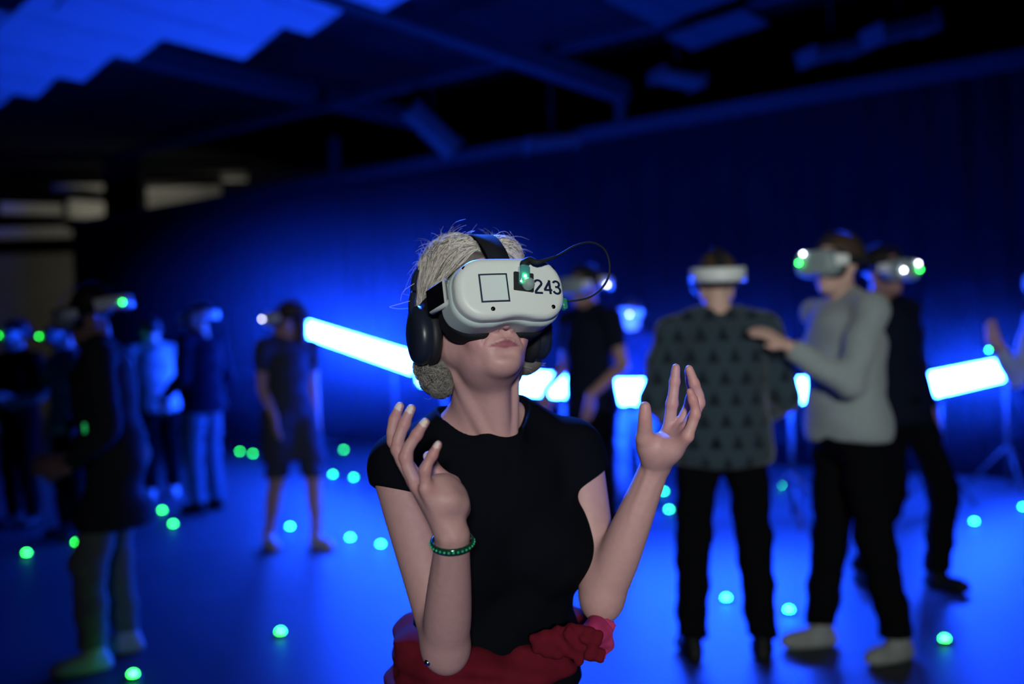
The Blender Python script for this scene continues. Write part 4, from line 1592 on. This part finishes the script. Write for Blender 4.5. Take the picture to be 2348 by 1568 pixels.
# patterned knit: rows of small dark triangles on blue grey wool
cl_pat = mat('patterned_knit', (.06, .085, .10), .95, .1, sheen=.2)
nt = cl_pat.node_tree
bs = nt.nodes['Principled BSDF']
tc = nt.nodes.new('ShaderNodeTexCoord')
sep = nt.nodes.new('ShaderNodeSeparateXYZ')
nt.links.new(tc.outputs['Object'], sep.inputs[0])


def mth(op, a, b=None):
    n = nt.nodes.new('ShaderNodeMath')
    n.operation = op
    for i, x in enumerate((a, b)):
        if x is None:
            continue
        if isinstance(x, (int, float)):
            n.inputs[i].default_value = x
        else:
            nt.links.new(x, n.inputs[i])
    return n.outputs[0]


u = mth('MULTIPLY', sep.outputs[0], 11.0)
w = mth('MULTIPLY', sep.outputs[2], 11.0)
row = mth('FLOOR', w)
fz = mth('SUBTRACT', w, row)
u2 = mth('ADD', u, mth('MULTIPLY', row, .5))
fu = mth('ABSOLUTE', mth('SUBTRACT', mth('FRACT', u2), .5))
tri = mth('LESS_THAN', fu, mth('MULTIPLY', mth('SUBTRACT', .92, fz), .42))
tri = mth('MULTIPLY', tri, mth('GREATER_THAN', fz, .18))
rib = mth('MULTIPLY', mth('SINE', mth('MULTIPLY', sep.outputs[0], 420.0)), .12)
mx = nt.nodes.new('ShaderNodeMix')
mx.data_type = 'RGBA'
nt.links.new(mth('ADD', tri, rib), mx.inputs[0])
mx.inputs[6].default_value = (.026, .042, .054, 1)
mx.inputs[7].default_value = (.007, .012, .017, 1)
nt.links.new(mx.outputs[2], bs.inputs['Base Color'])

# leftmost visitor, dark jacket and khaki trousers, turned left
hm_ = person(ground_at(282, 1508), -66, 1.70, 'visitor in a dark jacket and khaki trousers with white sneakers at the left', SK2, cl_jacket, cl_khaki, sh_white, DARK,
             pose={'elL': (.24, .05, 1.10), 'wrL': (.2, .22, .93), 'elR': (-.24, .05, 1.10), 'wrR': (-.2, .22, .93), 'handL': (-.3, 1, .1), 'handR': (.3, 1, .1), 'ankL': (.14, .13, .085), 'kneeL': (.12, .14, .49), 'ankR': (-.10, -.02, .085)},
             top_len=.64, lean=(0, .08), bulk=1.12, head_pitch=-12, top_name='jacket')
make_headset(hm_, 'headset with pale rear band on the visitor in the dark jacket', rear_band=True, led=L_(.09, -.14, .012))
# its small lit strip
p = at(197, 1005, 4.38)
o = empty('glow_strip', (p[0], p[1], p[2] - .06))
add_obj('tube', MB().tube([(-.006, 0, .125), (.0, 0, .06), (.010, 0, 0)], .006, 8).mesh('tube', True), mat('dim_green_strip', (.1, .5, .2), .5, .3, emit=(.02, .5, .12), estr=.8), o)
add_obj('cap', MB().tube([(.010, 0, -.006), (.0105, 0, -.016)], .008, 8).mesh('cap', True), m_rub, o)
tag(o, 'thin dim green glowing strip at the waist of the dark jacket', 'glow strip')

# white-shirted visitor behind
hm_ = person(ground_d(362, 9.6), -150, 1.72, 'visitor in a loose white shirt behind the dark jacket', SK1, cl_white, cl_black, sh_white, DARK, lean=(.04, .10), bulk=1.08,
             pose={'wrL': (.16, .30, 1.12), 'elL': (.27, .06, 1.12), 'wrR': (-.2, .28, 1.1), 'elR': (-.27, .05, 1.12), 'handL': (0, 1, .2), 'handR': (0, 1, .2)}, top_name='shirt')
make_headset(hm_, 'headset with a green light on the white-shirted visitor', led=L_(.09, -.06, .0))
# visitor in jeans
hm_ = person(ground_at(472, 1172), -118, 1.80, 'visitor in a navy jumper and pale jeans standing with back half turned', SK1, cl_navy, cl_jean, sh_black, BROWN, bulk=1.15, head_pitch=-5,
             pose={'wrL': (.22, .22, .98), 'wrR': (-.2, .24, 1.0)}, top_name='jumper', leg_name='jeans')
make_headset(hm_, 'headset with pale band on the visitor in pale jeans', rear_band=True)
# bare-legged visitor
hm_ = person(ground_at(672, 1255), 38, 1.72, 'bare-legged visitor in a dark knee-length tunic stepping beside the slanting light bar', SK1, cl_dress, cl_dress, sh_white, BROWN, long_sleeve=False, top_len=.62, shorts=.50, hair_long=True,
             head_yaw=-115, bulk=.92, pose={'elL': (.2, -.02, 1.14), 'wrL': (.18, .06, .92), 'ankL': (.13, .12, .085), 'kneeL': (.12, .12, .5), 'ankR': (-.12, -.13, .085), 'kneeR': (-.10, -.02, .5), 'elR': (-.2, .0, 1.14), 'wrR': (-.16, .1, .95)}, top_name='tunic', leg_name='shorts', barefoot=False)
make_headset(hm_, 'headset with a white lamp on the bare-legged visitor', glint=L_(.03, .175, .0))
# two visitors behind the woman
hm_ = person(ground_d(1352, 6.6), -50, 1.88, 'visitor in a dark tee standing before the middle light bar', SK2, cl_navy, cl_black, sh_black, DARK, long_sleeve=False, bulk=1.05,
             pose={'wrL': (.2, .2, .98), 'wrR': (-.2, .2, 1.0)}, top_name='tee')
make_headset(hm_, 'headset with a white lamp on the visitor behind the cable loop', glint=L_(.118, -.06, .0), rear_band=True)
hm_ = person(ground_d(1452, 8.3), -25, 1.72, 'slim visitor in dark clothes behind the middle light bar', SK1, cl_navy, cl_jean, sh_black, DARK, long_sleeve=True,
             pose={'elR': (-.26, .05, 1.16), 'wrR': (-.2, .25, 1.2), 'handR': (0, 1, .4)}, top_name='top')
make_headset(hm_, 'headset with a white lamp on the visitor behind the middle light bar', glint=L_(.04, .175, -.01))
# man in the patterned sweater
hm_ = person(ground_at(1668, 1508), 176, 1.76, 'man in a patterned knit sweater and black trousers seen from behind', SK3, cl_pat, cl_black, sh_black, BROWN, bulk=1.24,
             pose={'shL': (.20, 0, 1.41), 'shR': (-.20, 0, 1.41), 'elL': (.28, .03, 1.12), 'elR': (-.28, .03, 1.12), 'wrL': (.20, .24, 1.02), 'wrR': (-.20, .24, 1.02), 'handL': (-.3, 1, .1), 'handR': (.3, 1, .1),
                   'ankL': (.15, .0, .085), 'ankR': (-.15, .0, .085), 'kneeL': (.13, .02, .5), 'kneeR': (-.13, .02, .5), 'hipL': (.10, 0, .92), 'hipR': (-.10, 0, .92)})
make_headset(hm_, 'headset with pale rear band on the man in the patterned sweater', rear_band=True)
# man in the grey sweatshirt
hm_ = person(ground_at(1955, 1498), -74, 1.82, 'tall man in a light grey sweatshirt reaching towards the patterned sweater', SK3, cl_grey, cl_black, sh_grey, BROWN, bulk=1.14, head_yaw=14, head_pitch=2,
             pose={'elR': (-.24, -.12, 1.14), 'wrR': (-.22, -.15, .92), 'elL': (.22, .13, 1.15), 'wrL': (.10, .33, 1.30), 'handL': (-.1, .8, .5), 'palmL': (-.5, 0, -.7), 'ankL': (.14, -.12, .085), 'kneeL': (.12, -.04, .5), 'ankR': (-.13, .07, .085)}, top_name='sweatshirt', top_len=.90)
make_headset(hm_, 'headset with green and white lights on the grey sweatshirt man', led=L_(-.05, .168, .0), glint=L_(-.03, .165, .035))
# dark man behind him
hm_ = person(ground_at(2074, 1345), 28, 1.85, 'man in dark clothes behind the grey sweatshirt', SK2, cl_navy, cl_black, sh_black, DARK, bulk=1.1, lean=(-.12, .0), head_yaw=5,
             pose={'ankL': (.10, .12, .085), 'kneeL': (.12, .16, .5), 'ankR': (-.16, -.12, .085), 'kneeR': (-.10, .02, .5)}, top_name='jumper')
make_headset(hm_, 'headset with two white lamps on the man in dark clothes', led=L_(.065, .165, -.005), glint=np.array([L_(.055, .165, .025), L_(-.06, .165, -.01)]))
# visitor cut by the right edge
hm_ = person(ground_d(2440, 5.3), -75, 1.75, 'visitor in a pale blue shirt cut off by the right picture edge', SK1, mat('pale_blue_shirt', (.30, .36, .42), .9, .1), cl_black, sh_black, DARK, head_pitch=4,
             pose={'elR': (-.24, .10, 1.12), 'wrR': (-.18, .26, 1.30), 'handR': (0, .5, 1), 'elL': (.24, .02, 1.12), 'wrL': (.2, .2, 1.0)}, top_name='shirt')
make_headset(hm_, 'headset of the visitor cut off by the right edge')
p = at(2270, 802, 5.0)
o = empty('wrist_light', p)
add_obj('band', MB().lathe([(.026, -.008), (.029, -.008), (.029, .008), (.026, .008), (.026, -.008)], (0.015, 0, 0), None, 20).mesh('band', True), m_rub, o)
add_obj('led', sphere_mesh('led', .008), m_green, o, loc=(-.012, -.012, 0))
tag(o, 'small green light at the raised hand near the right edge', 'wrist light')
# two dim visitors at the far left
hm_ = person(ground_d(152, 7.6), -40, 1.66, 'dim visitor in a grey green shirt left of the dark jacket', SK2, cl_teal, cl_black, sh_black, DARK, long_sleeve=False, top_name='shirt',
             pose={'elR': (-.25, .1, 1.14), 'wrR': (-.18, .3, 1.1), 'handR': (0, 1, .2)})
make_headset(hm_, 'headset with a green light on the dim grey green visitor', led=L_(-.06, .165, -.01))
hm_ = person(ground_d(40, 8.2), -20, 1.68, 'barely visible visitor in black at the far left', SK2, cl_black, cl_black, sh_black, DARK, top_name='jumper', pose={'wrL': (.2, .25, 1.1), 'handL': (0, 1, .2)})
make_headset(hm_, 'headset with a green light on the barely visible far left visitor', led=L_(0, .172, 0))
